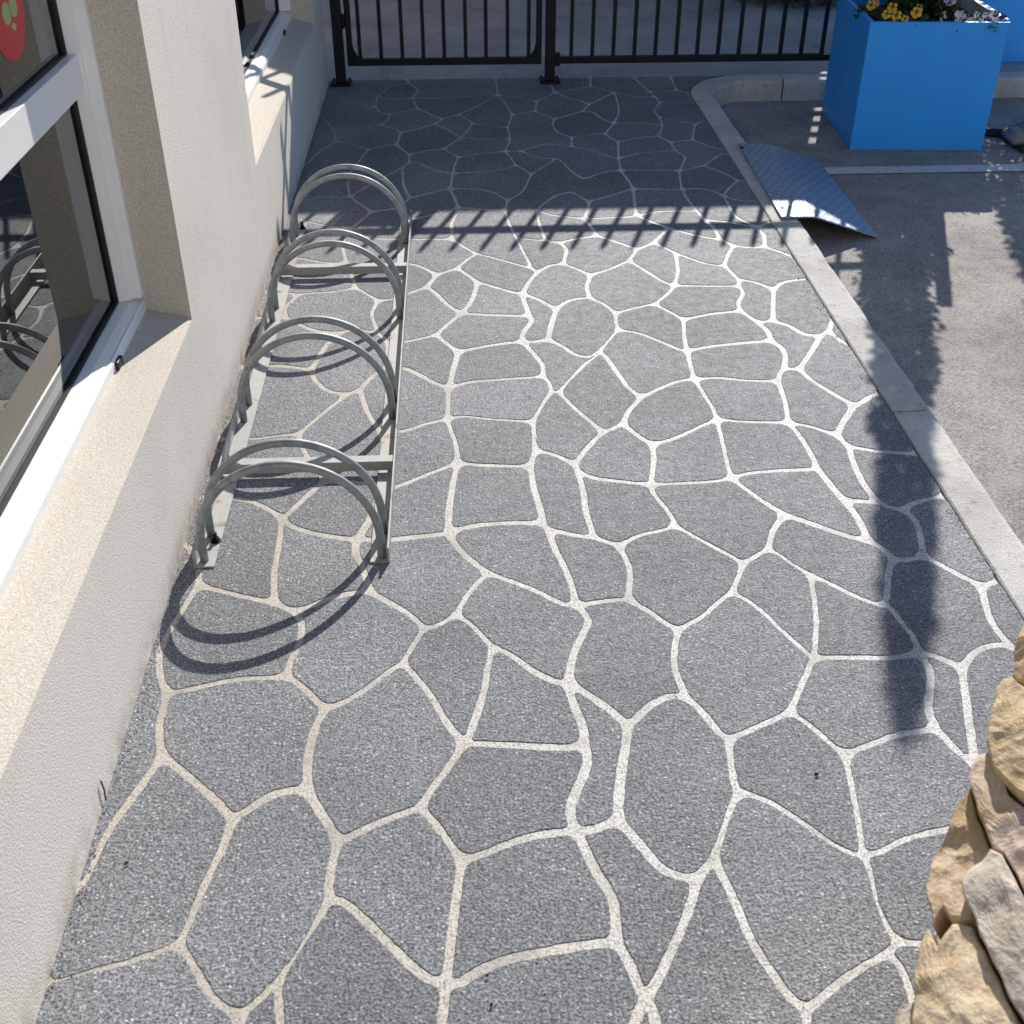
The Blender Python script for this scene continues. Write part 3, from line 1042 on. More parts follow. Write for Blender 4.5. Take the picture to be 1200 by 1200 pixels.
# round red sticker behind the upper pane, with pale green shapes
XG = XF - 0.0583
rad = 0.103
cy, cz = on_x(31, 20, XG).y - rad, on_x(16, 72, XG).z + rad * 0.97
vs, fs, mi = [], [], []
def blob(pts, dx, m):
    b = len(vs)
    for y, z in pts: vs.append((XG + dx, cy + y, cz + z))
    fs.append(tuple(range(b, b + len(pts)))); mi.append(m)
def ell(y, z, ry, rz, tilt, n=28):
    c, s = math.cos(tilt), math.sin(tilt)
    return [(y + ry * math.cos(t) * c - rz * math.sin(t) * s, z + ry * math.cos(t) * s + rz * math.sin(t) * c) for t in [2 * math.pi * i / n for i in range(n)]]
blob(ell(0, 0, rad, rad, 0, 48), 0, 0)
for px, py, ry, rz, t in ((7.5, 16, 0.024, 0.020, 0), (15, 7.5, 0.022, 0.019, 0)):
    q = on_x(px, py, XG); blob(ell(q.y - cy, q.z - cz, ry, rz, t), 0.0004, 1)
blob([(on_x(px, py, XG).y - cy, on_x(px, py, XG).z - cz) for px, py in ((12.5, 31), (15.5, 26.5), (19, 29), (19, 34), (17, 36.5))], 0.0004, 1)
pydata('sticker', vs, fs, [M['sticker_red'], M['sticker_green']], win1, mi=mi)

# ================================================================== BICYCLE RACK
rack = empty('bicycle_rack', (-0.41, 2.2, 0)); rack.location = (0, 0, 0)
tag(rack, 'galvanised bicycle rack with four pairs of hoops beside the stucco wall', 'bicycle rack')
RX0, RX1 = -0.640, -0.1855
RY0, RY1 = 2.185, 4.40
t = 0.004
for s, x in ((1, RX0), (-1, RX1)):
    bm = bmesh.new()
    add_prism(bm, [(x, 0.001), (x + s * 0.046, 0.001), (x + s * 0.046, 0.001 + t), (x + s * t, 0.001 + t), (x + s * t, 0.044), (x, 0.044)], 'y', RY0, RY1)
    obj('base_rail', bm, M['rail'], rack)
for y in (2.575, 3.868):
    bm = bmesh.new()
    x0, x1 = RX0 + t + 0.001, RX1 - t - 0.001
    add_prism(bm, [(y, 0.010), (y + 0.004, 0.010), (y + 0.004, 0.034), (y + 0.030, 0.034), (y + 0.030, 0.038), (y, 0.038)], 'x', x0, x1)
    obj('cross_bar', bm, M['rail'], rack)
HR = 0.2075; HX = -0.4128; TR = 0.0100
hoop_me = None
for i in range(4):
    for dy in (0.0, 0.098):
        y = 2.207 + 0.65 * i + dy
        if hoop_me is None:
            pts = [(-HR, 0, 0.0055), (-HR, 0, 0.03), (-HR, 0, 0.0575)]
            pts += [(-HR * math.cos(a), 0, 0.0575 + HR * math.sin(a)) for a in [math.pi * j / 40 for j in range(1, 40)]]
            pts += [(HR, 0, 0.0575), (HR, 0, 0.03), (HR, 0, 0.0055)]
            bm = bmesh.new(); add_tube(bm, pts, TR, 14)
            o = obj('hoop', bm, M['galv'], rack, smooth=True); hoop_me = o.data
        else:
            o = bpy.data.objects.new('hoop', hoop_me); o.parent = rack; col.objects.link(o)
        o.location = (HX, y, 0); o.rotation_euler = (R(random.uniform(-1.2, 1.2)), 0, R(random.uniform(-0.8, 0.8)))
def bolt(x, y):
    bm = bmesh.new()
    add_tube(bm, [(0, 0, 0.0055), (0, 0, 0.0075)], 0.013, 16); add_tube(bm, [(0, 0, 0.0077), (0, 0, 0.016)], 0.009, 6); add_tube(bm, [(0, 0, 0.0162), (0, 0, 0.030)], 0.005, 10)
    obj('anchor_bolt', bm, M['black_steel'], rack, (x, y, 0))
bolt(-0.606, 2.285); bolt(-0.606, 4.33); bolt(-0.215, 4.33)

# ================================================================== FENCE AND GATE
FY = 6.47
def square_post(name, x, w, h, label):
    p = empty(name, (x, FY - 0.03, 0)); tag(p, label, 'fence post', 'gate posts')
    bm = bmesh.new(); add_box(bm, -w / 2, w / 2, -w / 2, w / 2, 0.0125, h, 0.003); obj('post_tube', bm, M['black_steel'], p)
    bm = bmesh.new(); add_box(bm, -w / 2 - 0.028, w / 2 + 0.028, -w / 2 - 0.028, w / 2 + 0.028, 0.001, 0.012, 0.002)
    obj('base_plate', bm, M['black_steel'], p)
    for sx in (-1, 1):
        for sy in (-1, 1):
            bm = bmesh.new(); add_tube(bm, [(sx * (w / 2 + 0.016), sy * (w / 2 + 0.016), 0.0122), (sx * (w / 2 + 0.016), sy * (w / 2 + 0.016), 0.022)], 0.006, 6)
            obj('bolt', bm, M['black_steel'], p)
    bm = bmesh.new(); add_box(bm, -w / 2 - 0.004, w / 2 + 0.004, -w / 2 - 0.004, w / 2 + 0.004, h + 0.0005, h + 0.012, 0.003); obj('cap', bm, M['black_steel'], p)
PXL, PXR = on_y(400, 95, FY - 0.03).x, on_y(644, 97, FY - 0.03).x
square_post('fence_post', PXL, 0.052, 1.62, 'square black gate post beside the end of the stucco wall')
square_post('fence_post', PXR, 0.052, 1.62, 'square black post between gate and fence panel')
PW, TOPZ, RTOP, RBOT = 0.0195, 1.70, (1.525, 1.560), (0.088, 0.122)
def picket_mesh():
    bm = bmesh.new(); h = PW / 2
    add_box(bm, -h, h, -h, h, 0, TOPZ - 0.105 - 0.02)
    me = bpy.data.meshes.new('picket')
    b2 = bmesh.new()
    prof = [(-h, -h), (h, -h), (h, h), (-h, h)]
    lv = [(0.0, 1.0), (TOPZ - 0.105 - 0.035, 1.0), (TOPZ - 0.105 - 0.010, 0.55), (TOPZ - 0.105, 0.12)]
    rings = [[b2.verts.new((x * s, y * s, z)) for x, y in prof] for z, s in lv]
    for A, Bq in zip(rings, rings[1:]):
        for k2 in range(4): b2.faces.new((A[k2], A[(k2 + 1) % 4], Bq[(k2 + 1) % 4], Bq[k2]))
    b2.faces.new(rings[0][::-1]); b2.faces.new(rings[-1])
    bm.free(); b2.to_mesh(me); b2.free(); me.materials.append(M['black_steel']); return me
PM = picket_mesh()
def picket(x, parent):
    o = bpy.data.objects.new('picket', PM); o.location = (x, FY, 0.105); o.parent = parent; col.objects.link(o)
gate = tag(empty('gate', (0, 0, 0)), 'black picket gate hung between two square posts at the end of the path', 'gate')
gx0, gx1 = PXL + 0.040, PXR - 0.044
for z0, z1, nm in ((RBOT[0], RBOT[1], 'bottom_rail'), (RTOP[0], RTOP[1], 'top_rail')):
    bm = bmesh.new(); add_box(bm, gx0 + 0.0305, gx1 - 0.0305, FY - 0.0175, FY + 0.0175, z0, z1, 0.003); obj(nm, bm, M['black_steel'], gate)
for x, s in ((gx0, 1), (gx1 - 0.030, -1)):
    bm = bmesh.new(); add_box(bm, x, x + 0.030, FY - 0.018, FY + 0.018, RBOT[0] - 0.001, RTOP[1] + 0.001, 0.003); obj('stile', bm, M['black_steel'], gate)
for x, s in ((gx0 + 0.031, 1), (gx1 - 0.031, -1)):   # curved corner gussets
    q = [(x, RBOT[1] + 0.001), (x + s * 0.055, RBOT[1] + 0.001), (x + s * 0.026, RBOT[1] + 0.012), (x + s * 0.009, RBOT[1] + 0.035), (x, RBOT[1] + 0.070)]
    bm = bmesh.new(); add_prism(bm, q, 'y', FY - 0.006, FY + 0.006); obj('gusset', bm, M['black_steel'], gate)
for px in (422.7, 447.3, 472, 496.7, 521, 546, 569.7, 594.7, 619.3): picket(on_y(px, 72, FY).x, gate)
bm = bmesh.new(); add_box(bm, 0.185, PXR - 0.05, FY + 0.020, FY + 0.026, 1.24, 1.522, 0.002); obj('lock_plate', bm, M['black_steel'], gate)
for z in (0.28, 1.30):
    bm = bmesh.new(); add_box(bm, PXL + 0.0265, gx0 - 0.0005, FY - 0.035, FY - 0.005, z, z + 0.07, 0.003); obj('hinge', bm, M['black_steel'], gate)
fence = tag(empty('fence', (0, 0, 0)), 'black picket fence panel running right behind the blue planter', 'fence')
fx0, fx1 = PXR + 0.0265, 2.47
for z0, z1, nm in ((RBOT[0], RBOT[1], 'bottom_rail'), (RTOP[0], RTOP[1], 'top_rail')):
    bm = bmesh.new(); add_box(bm, fx0, fx1, FY - 0.0175, FY + 0.0175, z0, z1, 0.003); obj(nm, bm, M['black_steel'], fence)
bm = bmesh.new(); add_box(bm, fx0, fx0 + 0.03, FY - 0.021, FY + 0.021, RBOT[0] - 0.012, RBOT[1] + 0.02, 0.003); obj('bracket', bm, M['black_steel'], fence)
px0, dpx = on_y(669, 70, FY).x, (on_y(961.7, 68, FY).x - on_y(669, 70, FY).x) / 12.0
square_post('fence_post', fx1 + 0.027, 0.052, 1.62, 'square black post ending the fence panel behind the blue planter')
i = 0
while px0 + dpx * i < fx1 - 0.02: picket(px0 + dpx * i, fence); i += 1

# ================================================================== KERB RAMP (checker plate)
ramp = tag(empty('kerb_ramp', (0, 0, 0)), 'steel checker plate ramp leaning from the kerb down to the road', 'ramp')
ZT = 0.0125
near = [(1.262, 4.349, ZT), (1.375, 4.347, ZT), (1.398, 4.348, ZT - 0.002), (1.425, 4.354, ZT - 0.012), (1.684, 4.408, ROAD_Z + 0.009)]
far = [(1.284, 5.284, ZT), (1.395, 5.276, ZT), (1.418, 5.278, ZT - 0.002), (1.445, 5.288, ZT - 0.012), (1.697, 5.395, ROAD_Z + 0.009)]
vs, fs = [], []
NS = 10
TH = 0.006
for j in range(NS + 1):
    for a, b in zip(near, far):
        p = Vector(a).lerp(Vector(b), j / NS); vs.append(tuple(p))
m = len(near)
n0 = len(vs)
vs += [(x, y, z - TH) for x, y, z in vs]
for j in range(NS):
    for i in range(m - 1):
        q = (j * m + i, j * m + i + 1, (j + 1) * m + i + 1, (j + 1) * m + i)
        fs.append(q); fs.append(tuple(v + n0 for v in q[::-1]))
edge = [j * m for j in range(NS + 1)]; edge2 = [j * m + m - 1 for j in range(NS + 1)]
for E2 in (edge, edge2, list(range(m)), list(range(NS * m, NS * m + m))):
    for a, b in zip(E2, E2[1:]): fs.append((a, b, b + n0, a + n0))
o = pydata('plate', vs, fs, M['checker'], ramp)
bm = bmesh.new(); bm.from_mesh(o.data); bmesh.ops.recalc_face_normals(bm, faces=bm.faces); bm.to_mesh(o.data); bm.free()
for (x, y) in ((903, 247), (862, 176)):
    p = on_z(x, y, ZT); p.x = max(p.x, 1.275)
    bm = bmesh.new(); add_tube(bm, [(0, 0, ZT + 0.0003), (0, 0, ZT + 0.004)], 0.008, 10); obj('fixing_bolt', bm, M['black_steel'], ramp, (p.x + 0.012, p.y + 0.03, 0))

# ================================================================== PLANTERS
def make_planter(loc, rz, w, d, h, label):
    p = empty('planter', loc, rz); tag(p, label, 'planter', 'blue square planters')
    bm = bmesh.new(); tw = 0.022
    add_box(bm, 0, w, 0, d, 0.002, 0.04)
    add_box(bm, 0, w, 0, tw, 0.04, h); add_box(bm, 0, w, d - tw, d, 0.04, h)
    add_box(bm, 0, tw, tw, d - tw, 0.04, h); add_box(bm, w - tw, w, tw, d - tw, 0.04, h)
    bmesh.ops.remove_doubles(bm, verts=bm.verts, dist=0.0002)
    obj('box', bm, M['planter_blue'], p)
    bm = bmesh.new()
    add_box(bm, tw + 0.001, w - tw - 0.001, tw + 0.001, d - tw - 0.001, 0.05, h - 0.055)
    bmesh.ops.subdivide_edges(bm, edges=[e for e in bm.edges], cuts=10, use_grid_fill=True)
    for v in bm.verts:
        if v.co.z > h - 0.06: v.co.z += 0.018 * mnoise.noise((v.co.x * 14, v.co.y * 14, loc[0]))
    obj('soil', bm, M['soil'], p)
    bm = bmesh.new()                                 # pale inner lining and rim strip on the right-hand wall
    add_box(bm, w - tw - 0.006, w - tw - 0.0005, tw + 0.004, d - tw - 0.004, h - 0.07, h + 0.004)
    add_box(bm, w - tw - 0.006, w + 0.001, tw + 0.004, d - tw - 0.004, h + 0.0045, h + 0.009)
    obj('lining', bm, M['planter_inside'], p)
    return p
def mesh_leaf(vs, fs, c, d, n, l, w):
    """one leaf: a folded four-sided blade at c, pointing along d, facing n"""
    s = d.cross(n).normalized(); b = len(vs)
    for p in (c, c + d * l * 0.45 + s * w * 0.5 + n * l * 0.05, c + d * l, c + d * l * 0.45 - s * w * 0.5 + n * l * 0.05): vs.append(tuple(p))
    fs.append((b, b + 1, b + 2)); fs.append((b, b + 2, b + 3))
rp = random.Random(11)
def rdir(up=0.3):
    a = rp.uniform(0, 2 * math.pi); z = rp.uniform(up - 0.5, 1.0)
    return Vector((math.cos(a), math.sin(a), z)).normalized()
def foliage(name, parent, mat, n, size, spread, height, up=0.3):
    vs, fs = [], []
    for _ in range(n):
        a = rp.uniform(0, 6.283); r = math.sqrt(rp.random())
        z = rp.random() ** 0.8 * (1 - 0.45 * r * r)
        c = Vector((spread * r * math.cos(a), spread * r * math.sin(a), height * z))
        d = rdir(up); nn = rdir(0.8)
        nn = (nn - d * nn.dot(d)).normalized()
        mesh_leaf(vs, fs, c, d, nn, size * rp.uniform(0.6, 1.2), size * rp.uniform(0.35, 0.6))
    return pydata(name, vs, fs, mat, parent)
def flower(parent, loc, nrm, size, mp, mc):
    """a pansy: five overlapping petals round a darker eye"""
    n = Vector(nrm).normalized(); a = n.cross(Vector((0.3, 0.2, 1))).normalized(); b = n.cross(a)
    vs, fs, mi = [], [], []
    for i, (ang, l, wd) in enumerate(((90, 1, .95), (35, .95, .9), (145, .95, .9), (-35, .85, .8), (-145, .85, .8))):
        t = R(ang + rp.uniform(-8, 8)); d = a * math.cos(t) + b * math.sin(t); s = n.cross(d)
        bi = len(vs); lift = n * (0.003 * i)
        for (u, v, w) in ((0.05, 0, 0), (0.45, 0.42, 0.10), (0.85, 0.40, 0.02), (1.0, 0.0, -0.08), (0.85, -0.40, 0.03), (0.45, -0.42, 0.08)):
            vs.append(tuple(d * (u * l * size) + s * (v * wd * size) + n * (w * size) + lift))
        fs.append(tuple(range(bi, bi + 6))); mi.append(0)
        bi = len(vs)
        for (u, v) in ((0.0, 0), (0.25, 0.13), (0.42, 0), (0.25, -0.13)): vs.append(tuple(d * (u * l * size) + s * (v * size) + lift + n * (0.09 * size + 0.001)))
        fs.append(tuple(range(bi, bi + 4))); mi.append(1)
    return pydata('flower', vs, fs, [mp, mc], parent, loc, mi)
PRZ = R(-3.4)
PL1 = Vector((1.897, 5.545, ROAD_Z))
make_planter(PL1, PRZ, 0.635, 0.66, 0.585, 'bright blue square planter with pansies standing on the road')
make_planter((2.66, 6.79, -0.011), R(-2), 0.66, 0.66, 0.60, 'second blue planter, partly hidden behind the flowering one')
def in_planter(u, v, dz=0.0):
    c, s = math.cos(PRZ), math.sin(PRZ)
    return Vector((PL1.x + u * c - v * s, PL1.y + u * s + v * c, ROAD_Z + 0.535 + dz))
Yel, Wht, Pur, Lil = M['petal_yellow'], M['petal_white'], M['petal_purple'], M['petal_lilac']
def plant(name, u, v, label, leafmat, nl, size, spread, height, flowers=(), cat='plant', up=0.3):
    p = empty(name, in_planter(u, v)); tag(p, label, cat, 'plants in the blue planter')
    foliage('leaves', p, leafmat, nl, size, spread, height, up)
    for (x, y, z, n, s, mp, mc) in flowers: flower(p, (x, y, z), n, s, mp, mc)
    return p
FN = (-0.15, -0.75, 0.65)
plant('pansy_plant', 0.055, 0.22, 'yellow pansy at the left rim of the blue planter', M['leaf_dark'], 90, 0.034, 0.055, 0.085,
      [(-0.012, -0.02, 0.082, FN, 0.026, Yel, M['brush_tan']), (0.03, 0.05, 0.075, FN, 0.022, Yel, M['brush_tan'])])
plant('pansy_plant', 0.135, 0.085, 'cluster of yellow pansies at the front left of the blue planter', M['leaf_dark'], 140, 0.034, 0.085, 0.085,
      [(-0.055, -0.03, 0.072, FN, 0.024, Yel, M['brush_tan']), (-0.015, -0.045, 0.070, FN, 0.027, Yel, M['brush_tan']), (-0.02, 0.01, 0.094, FN, 0.026, Yel, M['brush_tan']), (0.02, -0.06, 0.058, (0.2, -0.8, 0.5), 0.020, Yel, M['brush_tan'])])
plant('pansy_plant', 0.225, 0.075, 'single yellow pansy near the middle of the front rim', M['leaf_dark'], 80, 0.032, 0.06, 0.075,
      [(-0.01, -0.025, 0.082, (-0.3, -0.8, 0.5), 0.029, Yel, M['brush_tan']), (0.0, -0.01, 0.098, (0.2, -0.5, 0.8), 0.02, Yel, M['brush_tan'])])
plant('pansy_plant', 0.405, 0.22, 'pale lilac pansy behind the white and purple ones', M['leaf_dark'], 120, 0.032, 0.08, 0.09,
      [(0.01, 0.0, 0.105, FN, 0.034, Lil, Pur), (0.055, -0.10, 0.050, (0.2, -0.6, 0.7), 0.02, M['brush_tan'], Pur)])
fl = []
for k2 in range(16):
    x, y, z = rp.uniform(-0.085, 0.075), rp.uniform(-0.055, 0.01), 0.058 + rp.uniform(-0.012, 0.022)
    fl.append((x, y, z, (rp.uniform(-.5, .5), -0.7, rp.uniform(.2, .9)), rp.uniform(0.013, 0.021), (Wht, Pur, Wht)[k2 % 3], (Pur, Pur, Yel)[k2 % 3]))
plant('pansy_plant', 0.545, 0.065, 'white and purple pansies spilling over the front right corner of the planter', M['leaf_fresh'], 110, 0.030, 0.085, 0.06, fl)
plant('pansy_plant', 0.415, 0.045, 'small white flowers at the front rim right of the middle', M['leaf_dark'], 50, 0.022, 0.045, 0.04,
      [(rp.uniform(-.02, .03), rp.uniform(-.02, .02), rp.uniform(.035, .085), (rp.uniform(-.4, .4), -0.7, .6), 0.010, Wht, Wht) for _ in range(8)])

# ================================================================== GREY WEIGHTED BASE AND BLACK HOSE beside the planter
sb = empty('sign_base', on_z(1203, 172, ROAD_Z)); tag(sb, 'grey round-cornered weighted base on the asphalt at the right edge', 'base')
bm = bmesh.new(); add_box(bm, -0.10, 0.34, -0.13, 0.16, 0.030, 0.075, 0.0)
ve = [e for e in bm.edges if abs(e.verts[0].co.z - e.verts[1].co.z) > 0.01]
bmesh.ops.bevel(bm, geom=ve, offset=0.07, segments=6, affect='EDGES'); 
bmesh.ops.bevel(bm, geom=[e for e in bm.edges if e.verts[0].co.z > 0.07 and e.verts[1].co.z > 0.07 and len(e.link_faces) == 2 and any(f.normal.z < 0.5 for f in e.link_faces)], offset=0.018, segments=3, affect='EDGES')
obj('slab', bm, M['base_grey'], sb, smooth=True)
bm = bmesh.new(); add_box(bm, -0.075, 0.32, -0.105, 0.135, 0.001, 0.0295, 0.008); obj('rubber_foot', bm, M['rubber'], sb)
hose = []
for x, y in ((1128, 152), (1145, 153), (1160, 155), (1175, 156), (1188, 153), (1200, 147), (1220, 138), (1250, 130)): hose.append(on_z(x, y, ROAD_Z + 0.02))
bm = bmesh.new()
fine = []
for a, b in zip(hose, hose[1:]): fine += [a.lerp(b, j / 4) for j in range(4)]
fine.append(hose[-1])
add_tube(bm, fine, 0.020, 10)
h = obj('rubber_hose', bm, M['rubber'], smooth=True); tag(h, 'black rubber hose lying on the asphalt right of the planter', 'hose')

# ================================================================== LOW SANDSTONE WALL at the photographer's right hand
pil = tag(empty('stone_wall', (0, 0, 0)), 'low wall of rough sandstone blocks at the lower right corner', 'wall')
RN = Vector((-0.50, -0.05, 0.86)).normalized(); RA = Vector((0.5, 0.776, 0.452))      # its battered, sloping top
def on_top(x, y):
    d = ray(x, y); return EYEV + d * ((RA - EYEV).dot(RN) / d.dot(RN))
def top_z(x, y): return RA.z - (RN.x * (x - RA.x) + RN.y * (y - RA.y)) / RN.z
PLAN = [(0.465, 0.640), (0.795, 1.170), (0.895, 1.105), (0.655, 0.555)]
vs = [(x, y, -0.19) for x, y in PLAN] + [(x, y, top_z(x, y) - 0.050) for x, y in PLAN]
pydata('mortar_core', vs, [(0, 1, 2, 3), (7, 6, 5, 4)] + [(k2, (k2 + 1) % 4, 4 + (k2 + 1) % 4, 4 + k2) for k2 in range(4)], M['mortar'], pil)
def rough_stone(poly3, nrm, depth, back, mat, seed):
    """poly3: outline in space (any order), nrm: outward direction; bulging broken-faced stone"""
    n = Vector(nrm).normalized()
    P = [Vector(p) for p in poly3]
    pts = []
    for a, b in zip(P, P[1:] + P[:1]):
        m = max(1, int((b - a).length / 0.009)); pts += [a.lerp(b, j / m) for j in range(m)]
    c = sum(pts, Vector()) / len(pts)
    k2 = len(pts)
    vs, fs = [], []
    rings = [(1.0, -back), (1.0, depth - 0.020), (0.994, depth - 0.008), (0.97, depth - 0.002), (0.93, depth + 0.001)]
    rings += [(0.93 - 0.062 * q, depth + 0.001 + 0.004 * q / 14) for q in range(1, 15)]
    tilt = Vector((random.Random(seed).uniform(-1, 1), random.Random(seed + 1).uniform(-1, 1), random.Random(seed + 2).uniform(-1, 1)))
    def rough(p):
        q = p * 9 + Vector((seed * 3.7, 0, 0)); v = 0.0
        v += 0.016 * mnoise.noise(q)
        v += 0.010 * (1 - 2 * abs(mnoise.noise(q * 2.3)))
        v += 0.005 * (1 - 2 * abs(mnoise.noise(q * 5.1)))
        v += 0.0014 * mnoise.noise(q * 11)
        d = mnoise.voronoi(q * 1.1)[0][0]
        return 0.42 * v + 0.012 * (d - 0.4)
    for s, dd in rings:
        for p in pts:
            q = c + (p - c) * s
            w = rough(q) if dd > -back else 0
            lat = Vector((mnoise.noise(q * 40), mnoise.noise(q * 40 + Vector((5, 0, 0))), mnoise.noise(q * 40 + Vector((0, 5, 0))))) * 0.0035
            lat -= n * lat.dot(n)
            f = (dd + w * (0.6 if s > 0.97 else 1.0) + (q - c).dot(tilt) * 0.07) if dd > -back else dd
            vs.append(tuple(q + n * f + lat))
    R2 = len(rings)
    for r in range(R2 - 1):
        for i in range(k2): fs.append((r * k2 + i, r * k2 + (i + 1) % k2, (r + 1) * k2 + (i + 1) % k2, (r + 1) * k2 + i))
    vs.append(tuple(c + n * (depth + 0.005 + rough(c)))); ci = len(vs) - 1
    for i in range(k2): fs.append(((R2 - 1) * k2 + i, (R2 - 1) * k2 + (i + 1) % k2, ci))
    o = pydata('stone', [tuple(Vector(v) - c) for v in vs], fs, mat, pil, c)
    bm = bmesh.new(); bm.from_mesh(o.data); bmesh.ops.recalc_face_normals(bm, faces=bm.faces); bm.to_mesh(o.data); bm.free()
    return o
TR = {
 'a': ('sand_brown', 0.0, [(1200, 735), (1188, 766), (1186, 793), (1190, 802), (1222, 815), (1262, 800), (1262, 700), (1225, 690)]),
 'b': ('sand_yellow', 0.010, [(1186, 796), (1174, 799), (1168, 810), (1166, 828), (1159, 858), (1158, 876), (1168, 908), (1178, 922), (1202, 942), (1262, 950), (1262, 806), (1222, 818), (1192, 805)]),
 'c': ('sand_pink', -0.002, [(1156, 876), (1146, 880), (1136, 899), (1132, 910), (1140, 935), (1150, 965), (1161, 992), (1177, 1000), (1197, 1038), (1214, 1078), (1275, 1090), (1275, 955), (1200, 946), (1176, 925), (1165, 909)]),
 'd': ('sand_brown', -0.020, [(1131, 911), (1118, 930), (1107, 955), (1096, 980), (1088, 992), (1086, 1012), (1080, 1034), (1082, 1052), (1088, 1068), (1091, 1082), (1101, 1063), (1113, 1074), (1138, 1074), (1130, 1052), (1127, 1036), (1132, 1024), (1149, 1010), (1158, 994), (1148, 965), (1138, 936)]),
 'e': ('sand_grey', 0.010, [(1161, 996), (1150, 1013), (1134, 1026), (1129, 1038), (1133, 1055), (1143, 1080), (1156, 1110), (1171, 1140), (1186, 1170), (1202, 1200), (1222, 1245), (1290, 1245), (1290, 1095), (1212, 1082), (1195, 1042), (1176, 1004)]),
 'f': ('sand_yellow', 0.0, [(1126, 1079), (1117, 1080), (1109, 1093), (1098, 1112), (1093, 1096), (1088, 1086), (1080, 1104), (1071, 1134), (1072, 1152), (1070, 1185), (1066, 1232), (1060, 1290), (1220, 1300), (1219, 1248), (1184, 1173), (1154, 1113), (1139, 1084)]),
 'g': ('sand_grey', -0.012, [(1069, 1166), (1055, 1172), (1048, 1185), (1045, 1205), (1036, 1250), (1030, 1290), (1058, 1290), (1064, 1232), (1068, 1190)]),
}
for j, (kk, (mt, dp, pp)) in enumerate(TR.items()):
    rough_stone([on_top(x, y) for x, y in pp], RN, dp, 0.07, M[mt], 5 + j)
# the rest of the cladding, out of the photograph's sight or cut by its edge
tints = ['sand_yellow', 'sand_pink', 'sand_grey', 'sand_brown']
for j, pp in enumerate(([(1268, 690), (1268, 800), (1340, 820), (1400, 790), (1390, 690)], [(1268, 812), (1268, 945), (1350, 960), (1410, 930), (1400, 800), (1340, 830)],
                        [(1282, 958), (1282, 1085), (1370, 1100), (1440, 1060), (1420, 940)], [(1298, 1098), (1298, 1240), (1400, 1250), (1480, 1200), (1450, 1070), (1370, 1108)],
                        [(1062, 1296), (1222, 1306), (1220, 1400), (1030, 1390)], [(1228, 1252), (1290, 1252), (1400, 1262), (1390, 1400), (1228, 1400)])):
    rough_stone([on_top(x, y) for x, y in pp], RN, 0.0, 0.07, M[tints[(j * 3 + 1) % 4]], 40 + j)
for a, b2 in zip(PLAN, PLAN[1:] + PLAN[:1]):
    A, Bq = Vector(a), Vector(b2); d = (Bq - A); L = d.length; d.normalize()
    nn = Vector((-d.y, d.x))
    z = 0.0
    j = 0
    while z < 0.5:
        hgt = rp.uniform(0.11, 0.16)
        s = 0.012
        while s < L - 0.03:
            e = min(L - 0.012, s + rp.uniform(0.14, 0.24))
            if L - e < 0.09: e = L - 0.012
            zt = min(z + hgt, top_z(*(A + d * s)) - 0.10, top_z(*(A + d * e)) - 0.10)
            if zt - z > 0.04:
                g = lambda: rp.uniform(-0.010, 0.010)
                q = [(s, z + abs(g())), ((s + e) / 2, z), (e, z + abs(g())), (e + g() * .3, (z + zt) / 2), (e, zt - abs(g())), ((s + e) / 2, zt), (s, zt - abs(g()))]
                rough_stone([((A + d * u).x, (A + d * u).y, w) for u, w in q], (nn.x, nn.y, 0), 0.012, 0.04, M[tints[rp.randrange(4)]], rp.randrange(500))
            s = e + 0.012
        z += hgt + 0.010

# ================================================================== BEYOND THE FRAME: what shades the far end of the path
SH = math.tan(SUN_EL) / math.cos(SUN_AZ)            # height gained per metre of Y towards the sun
TA = math.tan(SUN_AZ)
GX = on_z(946, 172, ROAD_Z); gap = GX.x + TA * (9.0 - GX.y)
bw = tag(empty('shade_wall', (0, 9.0, 0)), 'long high concrete wall, unseen, added across the lane to shade the path', 'wall')  # unseen wall, put in to cast the straight-edged shade on the path
wt = (9.0 - 4.50) * SH
bm = bmesh.new()
add_box(bm, -7.0, gap, 0, 0.12, -0.011, wt - 0.05); add_box(bm, gap + 0.12, 3.20, 0, 0.12, -0.011, wt - 0.05)
add_box(bm, gap, gap + 0.12, 0, 0.12, -0.011, 1.62); add_box(bm, gap, gap + 0.12, 0, 0.12, 2.36, wt - 0.05)  # slot shaped to let a strip of sun fall beside the planter
obj('wall', bm, M['concrete_wall'], bw)
bm = bmesh.new()
for q in range(6):
    add_box(bm, gap + 0.001, gap + 0.119, 0.04, 0.08, 1.66 + 0.13 * q, 1.70 + 0.13 * q)
obj('dapple_bars', bm, M['black_steel'], bw)  # added bars that break up the light through the slot
bm = bmesh.new(); add_box(bm, -7.0, 3.2, -0.01, 0.13, wt - 0.049, wt, 0.004); obj('coping', bm, M['kerb'], bw)
rt = random.Random(5)
